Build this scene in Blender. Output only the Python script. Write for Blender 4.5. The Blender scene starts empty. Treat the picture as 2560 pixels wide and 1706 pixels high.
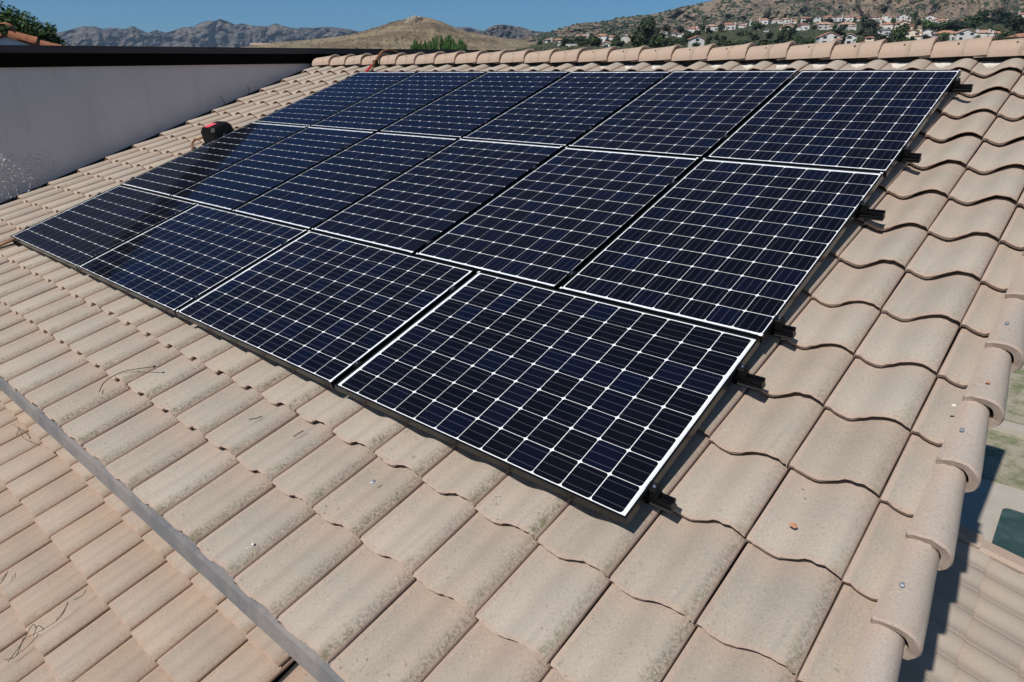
import bpy, math, random
from mathutils import Matrix, Vector, noise
import numpy as np
random.seed(7)
SC = bpy.context.scene
COL = SC.collection
# ------------------------------------------------------------------ camera, sky, sun, exposure
CAM = Vector((7.3821, -2.6700, 1.0108))
RIGHT = Vector((0.7587, 0.6514, 0.0)).normalized()
DOWN = Vector((0.2371, -0.2762, -0.9314)).normalized()
FWD = Vector((-0.6067, 0.7067, -0.3640)).normalized()
FPX = 1708.74                       # focal length in pixels of the 2560 px wide photograph
cam = bpy.data.cameras.new('camera'); camo = bpy.data.objects.new('camera', cam); COL.objects.link(camo)
cam.sensor_width = 36; cam.lens = FPX / 2560 * 36; cam.clip_start = 0.05; cam.clip_end = 40000
m = Matrix.Identity(4)
for i in range(3):
    m[i][0] = RIGHT[i]; m[i][1] = -DOWN[i]; m[i][2] = -FWD[i]; m[i][3] = CAM[i]
camo.matrix_world = m
SC.camera = camo
w = bpy.data.worlds.new('World'); SC.world = w; w.use_nodes = True
nt = w.node_tree; nt.nodes.clear()
wo = nt.nodes.new('ShaderNodeOutputWorld'); bg = nt.nodes.new('ShaderNodeBackground'); sk = nt.nodes.new('ShaderNodeTexSky')
sk.sky_type = 'NISHITA'; sk.sun_disc = False; sk.sun_elevation = math.radians(50.8); sk.sun_rotation = math.radians(180)
sk.altitude = 1500; sk.air_density = 0.8; sk.dust_density = 0.0; sk.ozone_density = 3.0
bg.inputs[1].default_value = 0.067
tint = nt.nodes.new('ShaderNodeMix'); tint.data_type = 'RGBA'; tint.blend_type = 'MULTIPLY'; tint.inputs[0].default_value = 1.0; tint.inputs[7].default_value = (0.56, 0.98, 1.18, 1)
nt.links.new(sk.outputs[0], tint.inputs[6]); nt.links.new(tint.outputs[2], bg.inputs[0]); nt.links.new(bg.outputs[0], wo.inputs[0])
sun = bpy.data.lights.new('sun', 'SUN'); sun.energy = 5.0; sun.angle = math.radians(0.53); sun.color = (1.0, 0.965, 0.91)
suno = bpy.data.objects.new('sun', sun); COL.objects.link(suno)
LDIR = Vector((-0.010, 0.6746, -0.8258)).normalized()
suno.rotation_euler = LDIR.to_track_quat('-Z', 'Y').to_euler(); suno.location = (0, -30, 40)
SC.view_settings.view_transform = 'Standard'; SC.view_settings.look = 'None'
SC.view_settings.exposure = -0.08; SC.view_settings.gamma = 1.0; SC.view_settings.use_curve_mapping = False
SC.render.resolution_x = 1024; SC.render.resolution_y = 682

# ------------------------------------------------------------------ helpers
A = math.radians(18.9413); CA, SA = math.cos(A), math.sin(A)
def S(u, v, n):                      # roof coordinates (along ridge, up slope, normal; n = 0 is the glass of the panels)
    return Vector((u, v * CA - n * SA, v * SA + n * CA))
RM = Matrix(((1, 0, 0, 0), (0, CA, -SA, 0), (0, SA, CA, 0), (0, 0, 0, 1)))
def pxdir(x, y):
    return (FWD + RIGHT * ((x - 1280) / FPX) + DOWN * ((y - 853) / FPX)).normalized()
def pxat(x, y, dist):                # point on a sight line at a horizontal distance
    d = pxdir(x, y); return CAM + d * (dist / math.hypot(d.x, d.y))
def mesh(name, verts, faces, smooth=None):
    me = bpy.data.meshes.new(name); me.from_pydata([tuple(v) for v in verts], [], faces); me.update()
    if smooth is not None:
        me.shade_smooth(); me.set_sharp_from_angle(angle=math.radians(smooth))
    return me
def add(name, me, mat=None, parent=None, mw=None):
    o = bpy.data.objects.new(name, me); COL.objects.link(o)
    if mat is not None and me is not None and not me.materials: me.materials.append(mat)
    if mw is not None: o.matrix_world = mw
    if parent is not None:
        o.parent = parent; o.matrix_parent_inverse = parent.matrix_world.inverted()
    return o
def empty(name, mw=None, loc=None):
    o = bpy.data.objects.new(name, None); COL.objects.link(o); o.empty_display_size = 0.2
    o.matrix_world = mw if mw is not None else Matrix.Translation(loc or (0, 0, 0))
    return o
def tag(o, label=None, cat=None, group=None, kind=None):
    if label: o['label'] = label
    if cat: o['category'] = cat
    if group: o['group'] = group
    if kind: o['kind'] = kind
    return o
class MB:
    def __init__(s): s.v = []; s.f = []
    def q(s, pts):
        b = len(s.v); s.v += [Vector(p) for p in pts]; s.f.append(tuple(range(b, b + len(pts)))); return s
    def box(s, a, b, ch=0.0):
        x0, y0, z0 = a; x1, y1, z1 = b
        if ch <= 0:
            k = len(s.v)
            s.v += [Vector(p) for p in ((x0,y0,z0),(x1,y0,z0),(x1,y1,z0),(x0,y1,z0),(x0,y0,z1),(x1,y0,z1),(x1,y1,z1),(x0,y1,z1))]
            s.f += [tuple(k + i for i in f) for f in ((3,2,1,0),(4,5,6,7),(0,1,5,4),(1,2,6,5),(2,3,7,6),(3,0,4,7))]
        else:
            pr = [(x0+ch,y0),(x1-ch,y0),(x1,y0+ch),(x1,y1-ch),(x1-ch,y1),(x0+ch,y1),(x0,y1-ch),(x0,y0+ch)]
            k = len(s.v); ins = lambda p: (min(max(p[0], x0+ch), x1-ch), min(max(p[1], y0+ch), y1-ch))
            s.v += [Vector((*ins(p), z0)) for p in pr] + [Vector((*p, z0+ch)) for p in pr] + [Vector((*p, z1-ch)) for p in pr] + [Vector((*ins(p), z1)) for p in pr]
            for r in range(3):
                for i in range(8):
                    j = (i+1) % 8; s.f.append((k+r*8+i, k+r*8+j, k+r*8+8+j, k+r*8+8+i))
            s.f.append(tuple(k+7-i for i in range(8))); s.f.append(tuple(k+24+i for i in range(8)))
        return s
    def prism(s, poly, d0, d1, fn):   # polygon extruded from d0 to d1, fn(a, b, d) gives the point
        k = len(s.v); n = len(poly)
        s.v += [Vector(fn(p[0], p[1], d0)) for p in poly] + [Vector(fn(p[0], p[1], d1)) for p in poly]
        for i in range(n):
            j = (i+1) % n; s.f.append((k+i, k+j, k+n+j, k+n+i))
        s.f.append(tuple(k+n-1-i for i in range(n))); s.f.append(tuple(k+n+i for i in range(n)))
        return s
    def tube(s, pts, r, seg=8):
        pts = [Vector(p) for p in pts]; k = len(s.v); up = Vector((0.13, 0.2, 1)).normalized()
        for i, p in enumerate(pts):
            t = (pts[min(i+1, len(pts)-1)] - pts[max(i-1, 0)]).normalized()
            a = t.cross(up); a = a.normalized() if a.length > 1e-4 else Vector((1,0,0)); b = t.cross(a)
            rr = r[i] if isinstance(r, (list, tuple)) else r
            for j in range(seg):
                w_ = 2*math.pi*j/seg; s.v.append(p + a*(math.cos(w_)*rr) + b*(math.sin(w_)*rr))
        for i in range(len(pts)-1):
            for j in range(seg):
                l = (j+1) % seg; s.f.append((k+i*seg+j, k+i*seg+l, k+(i+1)*seg+l, k+(i+1)*seg+j))
        s.f.append(tuple(k+seg-1-j for j in range(seg))); e = k+(len(pts)-1)*seg; s.f.append(tuple(e+j for j in range(seg)))
        return s
    def build(s, name, mat, parent=None, mw=None, smooth=None):
        return add(name, mesh(name, s.v, s.f, smooth), mat, parent, mw)
def spline(pts, n=8):                 # Catmull-Rom
    pts = [Vector(p) for p in pts]; out = []
    for i in range(len(pts)-1):
        p0 = pts[max(i-1,0)]; p1 = pts[i]; p2 = pts[i+1]; p3 = pts[min(i+2, len(pts)-1)]
        for k in range(n):
            t = k/n; out.append(0.5*((2*p1) + (p2-p0)*t + (2*p0-5*p1+4*p2-p3)*t*t + (3*p1-p0-3*p2+p3)*t**3))
    out.append(pts[-1]); return out

# ------------------------------------------------------------------ materials
class NT:
    def __init__(s, name):
        s.m = bpy.data.materials.new(name); s.m.use_nodes = True; s.t = s.m.node_tree; s.t.nodes.clear()
        s.out = s.n('ShaderNodeOutputMaterial'); s.b = s.n('ShaderNodeBsdfPrincipled'); s.t.links.new(s.b.outputs[0], s.out.inputs[0])
    def n(s, t, **k):
        x = s.t.nodes.new(t)
        for a, v in k.items(): setattr(x, a, v)
        return x
    def l(s, a, b): s.t.links.new(a, b)
    def val(s, sock, v):
        if hasattr(v, 'is_linked') or hasattr(v, 'links'): s.l(v, sock)
        else: sock.default_value = v
    def math(s, op, a, b=0.0, c=None, clamp=False):
        x = s.n('ShaderNodeMath', operation=op); x.use_clamp = clamp; s.val(x.inputs[0], a); s.val(x.inputs[1], b)
        if c is not None: s.val(x.inputs[2], c)
        return x.outputs[0]
    def ramp(s, v, lo, hi, smooth=True):
        x = s.n('ShaderNodeMapRange'); x.interpolation_type = 'SMOOTHSTEP' if smooth else 'LINEAR'
        s.val(x.inputs[0], v); x.inputs[1].default_value = lo; x.inputs[2].default_value = hi; return x.outputs[0]
    def mix(s, f, a, b, mode='MIX'):
        x = s.n('ShaderNodeMix', data_type='RGBA', blend_type=mode)
        s.val(x.inputs[0], f); s.val(x.inputs[6], a if hasattr(a, 'links') else (*a, 1) if len(a) == 3 else a); s.val(x.inputs[7], b if hasattr(b, 'links') else (*b, 1) if len(b) == 3 else b)
        return x.outputs[2]
    def noise(s, vec, scale, detail=3, rough=0.55, col=False):
        x = s.n('ShaderNodeTexNoise'); s.l(vec, x.inputs['Vector']); x.inputs['Scale'].default_value = scale
        x.inputs['Detail'].default_value = detail; x.inputs['Roughness'].default_value = rough
        return x.outputs[1] if col else x.outputs[0]
    def voro(s, vec, scale, feature='F1'):
        x = s.n('ShaderNodeTexVoronoi', feature=feature); s.l(vec, x.inputs['Vector']); x.inputs['Scale'].default_value = scale; return x
    def coord(s, which='Object'):
        return s.n('ShaderNodeTexCoord').outputs[which]
    def rnd(s): return s.n('ShaderNodeObjectInfo').outputs['Random']
    def offs(s, vec, k=37.0):          # coordinates shifted per object
        x = s.n('ShaderNodeVectorMath', operation='ADD'); s.l(vec, x.inputs[0])
        c = s.n('ShaderNodeCombineXYZ'); r = s.rnd(); 
        s.l(s.math('MULTIPLY', r, k), c.inputs[0]); s.l(s.math('MULTIPLY', r, k*1.7), c.inputs[1]); s.l(s.math('MULTIPLY', r, k*2.3), c.inputs[2])
        s.l(c.outputs[0], x.inputs[1]); return x.outputs[0]
    def bump(s, h, strength=0.3, dist=0.01):
        x = s.n('ShaderNodeBump'); x.inputs['Strength'].default_value = strength; x.inputs['Distance'].default_value = dist
        s.l(h, x.inputs['Height']); s.l(x.outputs[0], s.b.inputs['Normal'])
    def set(s, col=None, rough=None, metal=None, spec=None):
        if col is not None: s.val(s.b.inputs['Base Color'], (*col, 1) if isinstance(col, tuple) and len(col) == 3 else col)
        if rough is not None: s.val(s.b.inputs['Roughness'], rough)
        if metal is not None: s.b.inputs['Metallic'].default_value = metal
        if spec is not None: s.b.inputs['Specular IOR Level'].default_value = spec
        return s.m
def plain(name, col, rough=0.6, metal=0.0, var=0.12, scale=20.0, bump=0.0):
    t = NT(name); c = t.coord(); nz = t.noise(c, scale, 4, 0.6)
    lo = tuple(x*(1-var) for x in col); hi = tuple(min(1, x*(1+var)) for x in col)
    t.set(t.mix(nz, lo, hi), rough, metal)
    if bump: t.bump(nz, bump, 0.01)
    return t.m
def tile_mat(name, ca, cb, edge, moss=0.7):
    t = NT(name); oc = t.coord(); vec = t.offs(oc)
    sp = t.n('ShaderNodeSeparateXYZ'); t.l(oc, sp.inputs[0]); x, y, z = sp.outputs
    big = t.noise(vec, 5.0, 4, 0.6); fine = t.noise(vec, 120.0, 3, 0.75); mid = t.noise(vec, 30.0, 4, 0.65)
    c = t.mix(t.ramp(big, 0.3, 0.7), ca, cb)
    r = t.rnd()
    hue = t.n('ShaderNodeHueSaturation'); t.l(c, hue.inputs['Color']); t.l(t.math('MULTIPLY_ADD', r, 0.14, 0.93), hue.inputs['Value'])
    t.l(t.math('MULTIPLY_ADD', t.math('FRACT', t.math('MULTIPLY', r, 13.7)), 0.16, 0.92), hue.inputs['Saturation']); c = hue.outputs[0]
    # worn, pinker body colour along the butt edge and the side lap
    jag = t.math('MULTIPLY_ADD', mid, 0.03, -0.015)
    nose = t.math('SUBTRACT', 1.0, t.ramp(t.math('ADD', y, jag), 0.0, 0.022)); lap = t.ramp(t.math('ADD', x, jag), 0.277, 0.293)
    lip = t.math('SUBTRACT', 1.0, t.ramp(t.math('ADD', x, jag), 0.006, 0.03))
    wear = t.math('MAXIMUM', nose, t.math('MAXIMUM', lap, lip))
    c = t.mix(t.math('MULTIPLY', wear, 0.62), c, edge)
    head = t.ramp(t.math('ADD', y, jag), 0.22, 0.38)
    c = t.mix(t.math('MULTIPLY', head, 0.4), c, edge)
    # grains
    c = t.mix(t.math('MULTIPLY', t.ramp(fine, 0.56, 0.74), 0.42), c, tuple(min(1, k*1.6+0.04) for k in ca))
    c = t.mix(t.math('MULTIPLY', t.ramp(fine, 0.45, 0.27), 0.55), c, tuple(k*0.36 for k in ca))
    am = t.n('ShaderNodeSeparateColor'); oi = t.n('ShaderNodeObjectInfo'); t.l(oi.outputs['Color'], am.inputs[0]); am = am.outputs[0]
    # dark lichen specks and a mossy band on the lee side of the roll
    spec = t.noise(vec, 58.0, 2, 0.5); area = t.noise(vec, 7.0, 2, 0.5)
    lich = t.math('MULTIPLY', t.ramp(spec, 0.62, 0.70), t.math('MULTIPLY', t.ramp(area, 0.42, 0.62), t.math('SUBTRACT', 1.0, t.ramp(y, 0.05, 0.3))))
    c = t.mix(t.math('MULTIPLY', lich, t.math('MULTIPLY', am, 0.6)), c, (0.10, 0.085, 0.06))
    band = t.math('MULTIPLY', t.ramp(x, 0.240, 0.280), t.math('SUBTRACT', 1.0, t.ramp(x, 0.286, 0.294)))
    ban = t.math('MULTIPLY', band, t.ramp(t.noise(vec, 85.0, 5, 0.85), 0.43, 0.62))
    c = t.mix(t.math('MULTIPLY', ban, t.math('MULTIPLY', am, 0.72)), c, (0.088, 0.078, 0.052))
    gm = t.math('MULTIPLY', band, t.math('MULTIPLY', t.math('SUBTRACT', 1.0, t.ramp(y, 0.04, 0.2)), t.ramp(t.noise(vec, 18.0, 4, 0.75), 0.46, 0.62)))
    c = t.mix(t.math('MULTIPLY', gm, t.math('MULTIPLY', am, 0.6)), c, (0.105, 0.10, 0.035))
    t.set(c, 0.95, 0, 0.2)
    h = t.math('ADD', t.math('MULTIPLY', fine, 0.55), t.math('ADD', t.math('MULTIPLY', mid, 0.6), t.math('MULTIPLY', ban, 0.3)))
    t.bump(h, 0.55, 0.004)
    return t.m
MAT = {}
MAT['tile'] = tile_mat('tile_concrete', (0.352, 0.303, 0.25), (0.368, 0.309, 0.251), (0.40, 0.285, 0.222), 0.85)
MAT['tile_low'] = tile_mat('tile_concrete_low', (0.345, 0.28, 0.225), (0.375, 0.292, 0.225), (0.40, 0.265, 0.19), 0.5)
MAT['tile_rake'] = tile_mat('tile_concrete_rake', (0.375, 0.318, 0.268), (0.39, 0.325, 0.272), (0.41, 0.31, 0.25), 0.45)
MAT['tile_ridge'] = tile_mat('tile_concrete_ridge', (0.39, 0.315, 0.25), (0.40, 0.316, 0.246), (0.43, 0.30, 0.225), 0.15)
MAT['tile_red'] = tile_mat('tile_terracotta', (0.30, 0.12, 0.07), (0.36, 0.15, 0.085), (0.34, 0.14, 0.08), 0.3)
MAT['felt'] = plain('underlayment', (0.02, 0.019, 0.018), 0.9)
MAT['mortar'] = plain('mortar', (0.62, 0.57, 0.5), 0.95, 0, 0.2, 40, 0.5)
def dark_metal(name, col, rough, spec):
    t = NT(name); c = t.coord(); nz = t.noise(c, 25, 3, .6); t.set(t.mix(nz, tuple(k*.85 for k in col), tuple(k*1.15 for k in col)), rough, 0, spec); return t.m
MAT['black'] = dark_metal('black_anodized', (0.003, 0.0031, 0.0036), 0.38, 0.2)
MAT['frame'] = dark_metal('frame_black', (0.006, 0.006, 0.0065), 0.22, 0.3)
MAT['steel'] = plain('bolt_steel', (0.62, 0.63, 0.65), 0.28, 1.0, 0.05)
MAT['zinc'] = plain('nail_zinc', (0.33, 0.37, 0.41), 0.5, 0.6, 0.15)
MAT['copper'] = plain('conduit_copper', (0.30, 0.135, 0.062), 0.42, 0.25, 0.2, 9)
MAT['red'] = plain('red_paint', (0.55, 0.03, 0.035), 0.4)
MAT['pink'] = plain('red_label', (0.72, 0.09, 0.11), 0.5, 0, 0.05)
MAT['plastic'] = dark_metal('black_plastic', (0.0045, 0.0045, 0.005), 0.55, 0.2)
MAT['drip'] = None
MAT['dark_wood'] = dark_metal('dark_wood', (0.005, 0.0045, 0.0045), 0.9, 0.05)
MAT['twig'] = plain('twig', (0.09, 0.07, 0.05), 0.9)
def mat_drip():
    t = NT('drip_metal'); c = t.coord(); st = t.noise(c, 3.0, 5, 0.7); f = t.noise(c, 40, 3, 0.6)
    k = t.mix(t.ramp(st, 0.35, 0.65), (0.155, 0.155, 0.165), (0.26, 0.235, 0.22)); k = t.mix(t.math('MULTIPLY', t.ramp(f, 0.5, 0.75), 0.35), k, (0.10, 0.10, 0.11))
    t.set(k, 0.5, 0.1); return t.m
MAT['drip'] = mat_drip()
def mat_fascia():
    t = NT('fascia_board'); c = t.coord(); mp = t.n('ShaderNodeMapping'); mp.inputs['Scale'].default_value = (1, 0.25, 1); t.l(c, mp.inputs[0])
    a = t.noise(mp.outputs[0], 6.0, 5, 0.65); chips = t.ramp(t.noise(c, 34, 4, 0.6), 0.73, 0.76)
    k = t.mix(a, (0.018, 0.014, 0.015), (0.05, 0.04, 0.04)); k = t.mix(t.math('MULTIPLY', chips, 0.7), k, (0.28, 0.27, 0.26)); t.set(k, 0.55); return t.m
MAT['fascia'] = mat_fascia()
def mat_stucco(name, col, bump=0.6):
    t = NT(name); c = t.coord(); a = t.noise(c, 1.6, 4, 0.6); b = t.noise(c, 70, 4, 0.7)
    mp = t.n('ShaderNodeMapping'); mp.inputs['Scale'].default_value = (1, 3.0, .35); t.l(c, mp.inputs[0]); st = t.noise(mp.outputs[0], 2.2, 5, .65)
    k = t.mix(a, tuple(x*0.86 for x in col), tuple(min(1, x*1.08) for x in col)); k = t.mix(t.math('MULTIPLY', t.ramp(st, .5, .72), .22), k, tuple(x*.66 for x in col)); k = t.mix(t.math('MULTIPLY', t.ramp(b, 0.5, 0.3), 0.3), k, tuple(x*0.6 for x in col))
    t.set(k, 0.95, 0, 0.2); t.bump(b, bump, 0.012); return t.m
MAT['stucco'] = mat_stucco('stucco_wall', (0.65, 0.60, 0.59))
MAT['stucco2'] = mat_stucco('stucco_cream', (0.55, 0.47, 0.34), 0.2)
MAT['white'] = plain('white_paint', (0.8, 0.8, 0.79), 0.6, 0, 0.05)
def mat_cell():
    t = NT('solar_cell'); oc = t.coord(); sp = t.n('ShaderNodeSeparateXYZ'); t.l(oc, sp.inputs[0]); x = sp.outputs[0]; y = sp.outputs[1]
    r = t.rnd(); c = t.mix(t.ramp(r, 0.45, 1.0), (0.0026, 0.0032, 0.0070), (0.0030, 0.0050, 0.0175))
    r2 = t.math('FRACT', t.math('MULTIPLY', r, 7.31)); c = t.mix(t.math('MULTIPLY', r2, 0.35), c, (0.006, 0.0045, 0.006))
    # three bus bars along the long side of the panel, fine fingers across
    d = t.math('ABSOLUTE', t.math('SUBTRACT', t.math('FRACT', t.math('ADD', t.math('DIVIDE', x, 0.0405), 0.5)), 0.5))
    bar = t.math('SUBTRACT', 1.0, t.ramp(d, 0.012, 0.024)); c = t.mix(t.math('MULTIPLY', bar, 0.15), c, (0.62, 0.66, 0.72))
    g = t.math('ABSOLUTE', t.math('SUBTRACT', t.math('FRACT', t.math('DIVIDE', y, 0.0021)), 0.5))
    c = t.mix(t.math('MULTIPLY', t.ramp(g, 0.36, 0.5), 0.02), c, (0.2, 0.24, 0.3))
    t.set(c, 0.5, 0, 0.04); return t.m
MAT['cell'] = mat_cell()
MAT['backsheet'] = plain('white_backsheet', (0.86, 0.87, 0.87), 0.5, 0, 0.02)
MAT['ribbon'] = plain('silver_ribbon', (0.42, 0.45, 0.47), 0.5, 0.2, 0.2, 60)
def mat_glass():
    t = NT('panel_glass'); t.t.nodes.remove(t.b)
    tr = t.n('ShaderNodeBsdfTransparent'); gl = t.n('ShaderNodeBsdfGlossy'); gl.inputs['Roughness'].default_value = 0.06
    gl.inputs['Color'].default_value = (0.5, 0.68, 1, 1)
    fr = t.n('ShaderNodeFresnel'); fr.inputs[0].default_value = 1.33; sc_ = t.math('MULTIPLY', fr.outputs[0], 0.8); mx = t.n('ShaderNodeMixShader')
    t.l(sc_, mx.inputs[0]); t.l(tr.outputs[0], mx.inputs[1]); t.l(gl.outputs[0], mx.inputs[2]); t.l(mx.outputs[0], t.out.inputs[0]); return t.m
MAT['glass'] = mat_glass()

# ------------------------------------------------------------------ the house under the array
house = tag(empty('house', loc=(3.0, 0.5, -6.0)), 'tan tiled house roof under the solar panels, with its flat-roofed stucco block at left', 'house')
PAN = -0.136                          # level of the pan of a field tile at its nose
ROWS = [-1.938, -1.56, -1.222, -0.87, -0.515, -0.17, 0.175, 0.515, 0.87, 1.237, 1.622, 2.0, 2.385, 2.76, 3.135, 3.512]
U0 = 7.063; PW = 0.299
PROF = [(-0.003,.012),(0.002,.0245),(0.016,.0255),(0.022,.0225),(0.040,.0125),(0.062,.004),(0.084,.000),(0.104,.0050),(0.125,.0145),(0.145,.0262),(0.165,.0378),(0.185,.0478),(0.204,.0545),(0.222,.0572),(0.244,.0552),(0.264,.0490),(0.281,.0415),(0.290,.0355),(0.294,.0300)]
def tile_mesh(name, seed, x0=-1.0, x1=1.0, L=0.43, th=0.019):
    rg = random.Random(seed); P = [p for p in PROF if x0 <= p[0] <= x1]; n = len(P); V = []; F = []
    j0 = [rg.uniform(-.0035, .003) for _ in P]; j1 = [rg.uniform(-.0024, .0016) for _ in P]
    drop = lambda y: -0.044 * y / 0.43
    sag = rg.uniform(-.0015, .0015)
    rowsY = [('u', .075), ('b', 0.0), ('f', 0.0), ('t', .010), ('m', L*.5), ('h', L)]
    for k, yy in rowsY:
        for i, (x, z) in enumerate(P):
            if k == 'u': V.append((x, yy, z - (th+.005 if x < .12 else th-.004 if x > .14 else th) - .001 + drop(yy)))
            elif k == 'b': V.append((x, .004 + j0[i]*.6, z - (th+.005 if x < .12 else th-.004 if x > .14 else th) + j1[i]))
            elif k == 'f': V.append((x, j0[i], z - .009 + j1[i]))
            elif k == 't': V.append((x, yy + j0[i]*.8, z + j1[i]*.4))
            else: V.append((x, yy, z + drop(yy) + (sag if k == 'm' else 0)))
    for r in range(len(rowsY) - 1):
        for i in range(n - 1): F.append((r*n+i, r*n+i+1, (r+1)*n+i+1, (r+1)*n+i))
    # right and left edges
    b = len(V)
    for r, (k, yy) in enumerate(rowsY[3:]):
        x, z = P[-1]; V.append((x - .001, V[(3+r)*n+n-1][1], V[(3+r)*n+n-1][2] - .016)); x, z = P[0]; V.append((x, V[(3+r)*n][1], V[(3+r)*n][2] - .010))
    for r in range(2):
        F.append(((3+r)*n+n-1, b+2*r, b+2*r+2, (4+r)*n+n-1)); F.append(((3+r)*n, (4+r)*n, b+2*r+3, b+2*r+1))
    F.append((2*n+n-1, n+n-1, b, 3*n+n-1))
    return mesh(name, V, F, 50)
TM = [tile_mesh('roof_tile', 10+i) for i in range(7)]
TM_HALF = [tile_mesh('roof_tile_half', 30+i, x1=0.115) for i in range(2)]
TM_CUT = [tile_mesh('roof_tile_cut', 40+i, x0=0.125) for i in range(3)]
TM_TOP = [tile_mesh('roof_tile_top', 50+i, L=0.295) for i in range(4)]
TM_TOPCUT = [tile_mesh('roof_tile_topcut', 60, x0=0.125, L=0.295)]; TM_TOPHALF = [tile_mesh('roof_tile_tophalf', 61, x1=0.115, L=0.295)]
def lay(base, u, v, n, meshes, mat, parent, name='roof_tile', jit=1.0, moss=.5):
    me = random.choice(meshes)
    if not me.materials: me.materials.append(mat)
    o = bpy.data.objects.new(name, me); COL.objects.link(o)
    if me.materials[0] != mat: o.material_slots[0].link = 'OBJECT'; o.material_slots[0].material = mat
    R_ = random.uniform
    mw = base @ Matrix.Translation((u + jit*R_(-.0018,.0018), v + jit*R_(-.005,.005), n + jit*R_(0,.0022))) @ Matrix.Rotation(jit*R_(-.004,.004), 4, 'Z') @ Matrix.Rotation(jit*R_(-.004,.004), 4, 'Y')
    o.color = (moss*random.uniform(.55,1.25), 0, 0, 1)
    o.matrix_world = mw; o.parent = parent; o.matrix_parent_inverse = parent.matrix_world.inverted()
    return o
# main roof: deck sheet with the tiles laid on it
mb = MB()
APEX = 3.86; NDK = -0.185
back = lambda p: Vector((p.x, 2*S(0, APEX, NDK).y - p.y, p.z))
mb.prism([(-1.93, NDK), (-1.93, NDK-.06), (APEX, NDK-.06), (APEX, NDK)], -1.92, 7.17, lambda a, b, d: S(d, a, b))
mb.prism([(-1.0, NDK), (-1.0, NDK-.06), (APEX, NDK-.06), (APEX, NDK)], 7.17, -1.92, lambda a, b, d: back(S(d, a, b)))
roof = mb.build('main_roof', MAT['felt'], house)
for r, v in enumerate(ROWS):
    top = r == len(ROWS) - 1
    for k in range(31):
        u = U0 - PW*k
        if 0.05 < u < 6.0 and -0.9 < v < 2.9: continue
        if k == 0: ms = TM_TOPHALF if top else TM_HALF
        elif k == 30: ms = TM_TOPCUT if top else TM_CUT
        else: ms = TM_TOP if top else TM
        o = lay(RM, u, v, PAN, ms, MAT['tile'], roof, moss=(.35 if v > -1.0 and u > 5 else .22 if v > 0 else .62 if u < 3 else .95))
# back slope: plain course sheet, joined
mb = MB()
# rake tiles along the right edge
def rake_mesh(name, seed, L=0.43):
    rg = random.Random(seed)
    prof = [(-.020,-.030),(-.018,-.004),(.000,.004),(.020,.0075),(.045,.008),(.068,.002),(.087,-.011),(.100,-.030),(.107,-.054),(.107,-.080),(.099,-.103),(.084,-.121),(.064,-.130)]
    n = len(prof); V = []; F = []
    cx, cz = .045, -.06
    def inner(p, t): 
        d = Vector((cx-p[0], cz-p[1])); d.normalize(); return (p[0]+d.x*t, p[1]+d.y*t)
    j = [rg.uniform(-.003,.003) for _ in prof]
    def ring(y, off, sc, dz, jj=0):
        for i, p in enumerate(prof):
            q = inner(p, off); x = -.02 + (q[0]+.02)*sc; z = q[1]*(.8+.2*sc) + dz
            V.append((x, y + jj*j[i], z))
    ring(.12, .030, 1.0, -.006); ring(.004, .030, 1.04, 0, 1); ring(.000, .005, 1.05, .001, 1); ring(.007, 0, 1.05, .002, 1); ring(L*.25, 0, .97, -.010); ring(L*.55, 0, .85, -.020); ring(L, 0, .68, -.034)
    for r in range(6):
        for i in range(n-1): F.append((r*n+i, r*n+i+1, (r+1)*n+i+1, (r+1)*n+i))
    return mesh(name, V, F, 45)
RK = [rake_mesh('rake_tile', 70+i) for i in range(4)]
vr = [-2.01, -1.655, -1.318, -0.981, -0.644, -0.306, 0.031, 0.375, 0.73, 1.09, 1.455, 1.83, 2.21, 2.59, 2.97, 3.35]
nail_me = None
for i, v in enumerate(vr):
    me = RK[i % 4]
    lay(RM, 7.187, v, -0.078, [me], MAT['tile_rake'], roof, 'rake_tile', 1.2, .8)
    p = S(7.187 + .028 + random.uniform(-.012,.012), v + .15 + random.uniform(-.01,.02), -0.078 + .0035)
    if v > 3.3 or i % 2 == 0: continue
    nb = MB(); nb.tube([p - S(0,0,.004), p + S(0,0,.0035), p + S(0,0,.0045)], [.0072, .0072, .005], 9); nb.build('nail', MAT['zinc'], roof, None, 40)
# ridge tiles, each lapping over the next one to the right
def ridge_mesh(name, seed, L=0.435):
    rg = random.Random(seed); V = []; F = []; n = 13
    def ring(x, r, dz, jj=0.0):
        for i in range(n):
            a = math.pi * (i/(n-1)) ; a = -0.10 + (math.pi+0.20)*(i/(n-1))
            V.append((x + rg.uniform(-jj, jj), -math.cos(a)*r*1.12, math.sin(a)*r*0.92 + dz))
    ring(0, .108, -.012); ring(L*.4, .113, -.004); ring(L*.82, .121, .003); ring(L-.005, .130, .010, .002); ring(L, .127, .008, .002); ring(L-.002, .108, .004, .002); ring(L-.10, .100, -.004)
    for r in range(6):
        for i in range(n-1): F.append((r*n+i, (r+1)*n+i, (r+1)*n+i+1, r*n+i+1))
    return mesh(name, V, F, 42)
RG = [ridge_mesh('ridge_tile', 80+i) for i in range(4)]
RC = S(0, 3.845, -0.115); RC = Vector((0, RC.y, RC.z))
k = 0; u = -1.78
for k in range(25):
    u = -1.78 + 0.357*k
    o = lay(Matrix.Translation(RC), u, 0, 0.0, [RG[k % 4]], MAT['tile_ridge'], roof, 'ridge_tile', 1.5)
    a = math.radians(46); q = RC + Vector((u + .24, -math.cos(a)*.131, math.sin(a)*.108)); nrm = Vector((0, -math.cos(a), math.sin(a)))
    nb = MB(); nb.tube([q - nrm*.006, q + nrm*.0045], .0075, 7); nb.build('nail', MAT['twig'], roof)
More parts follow.
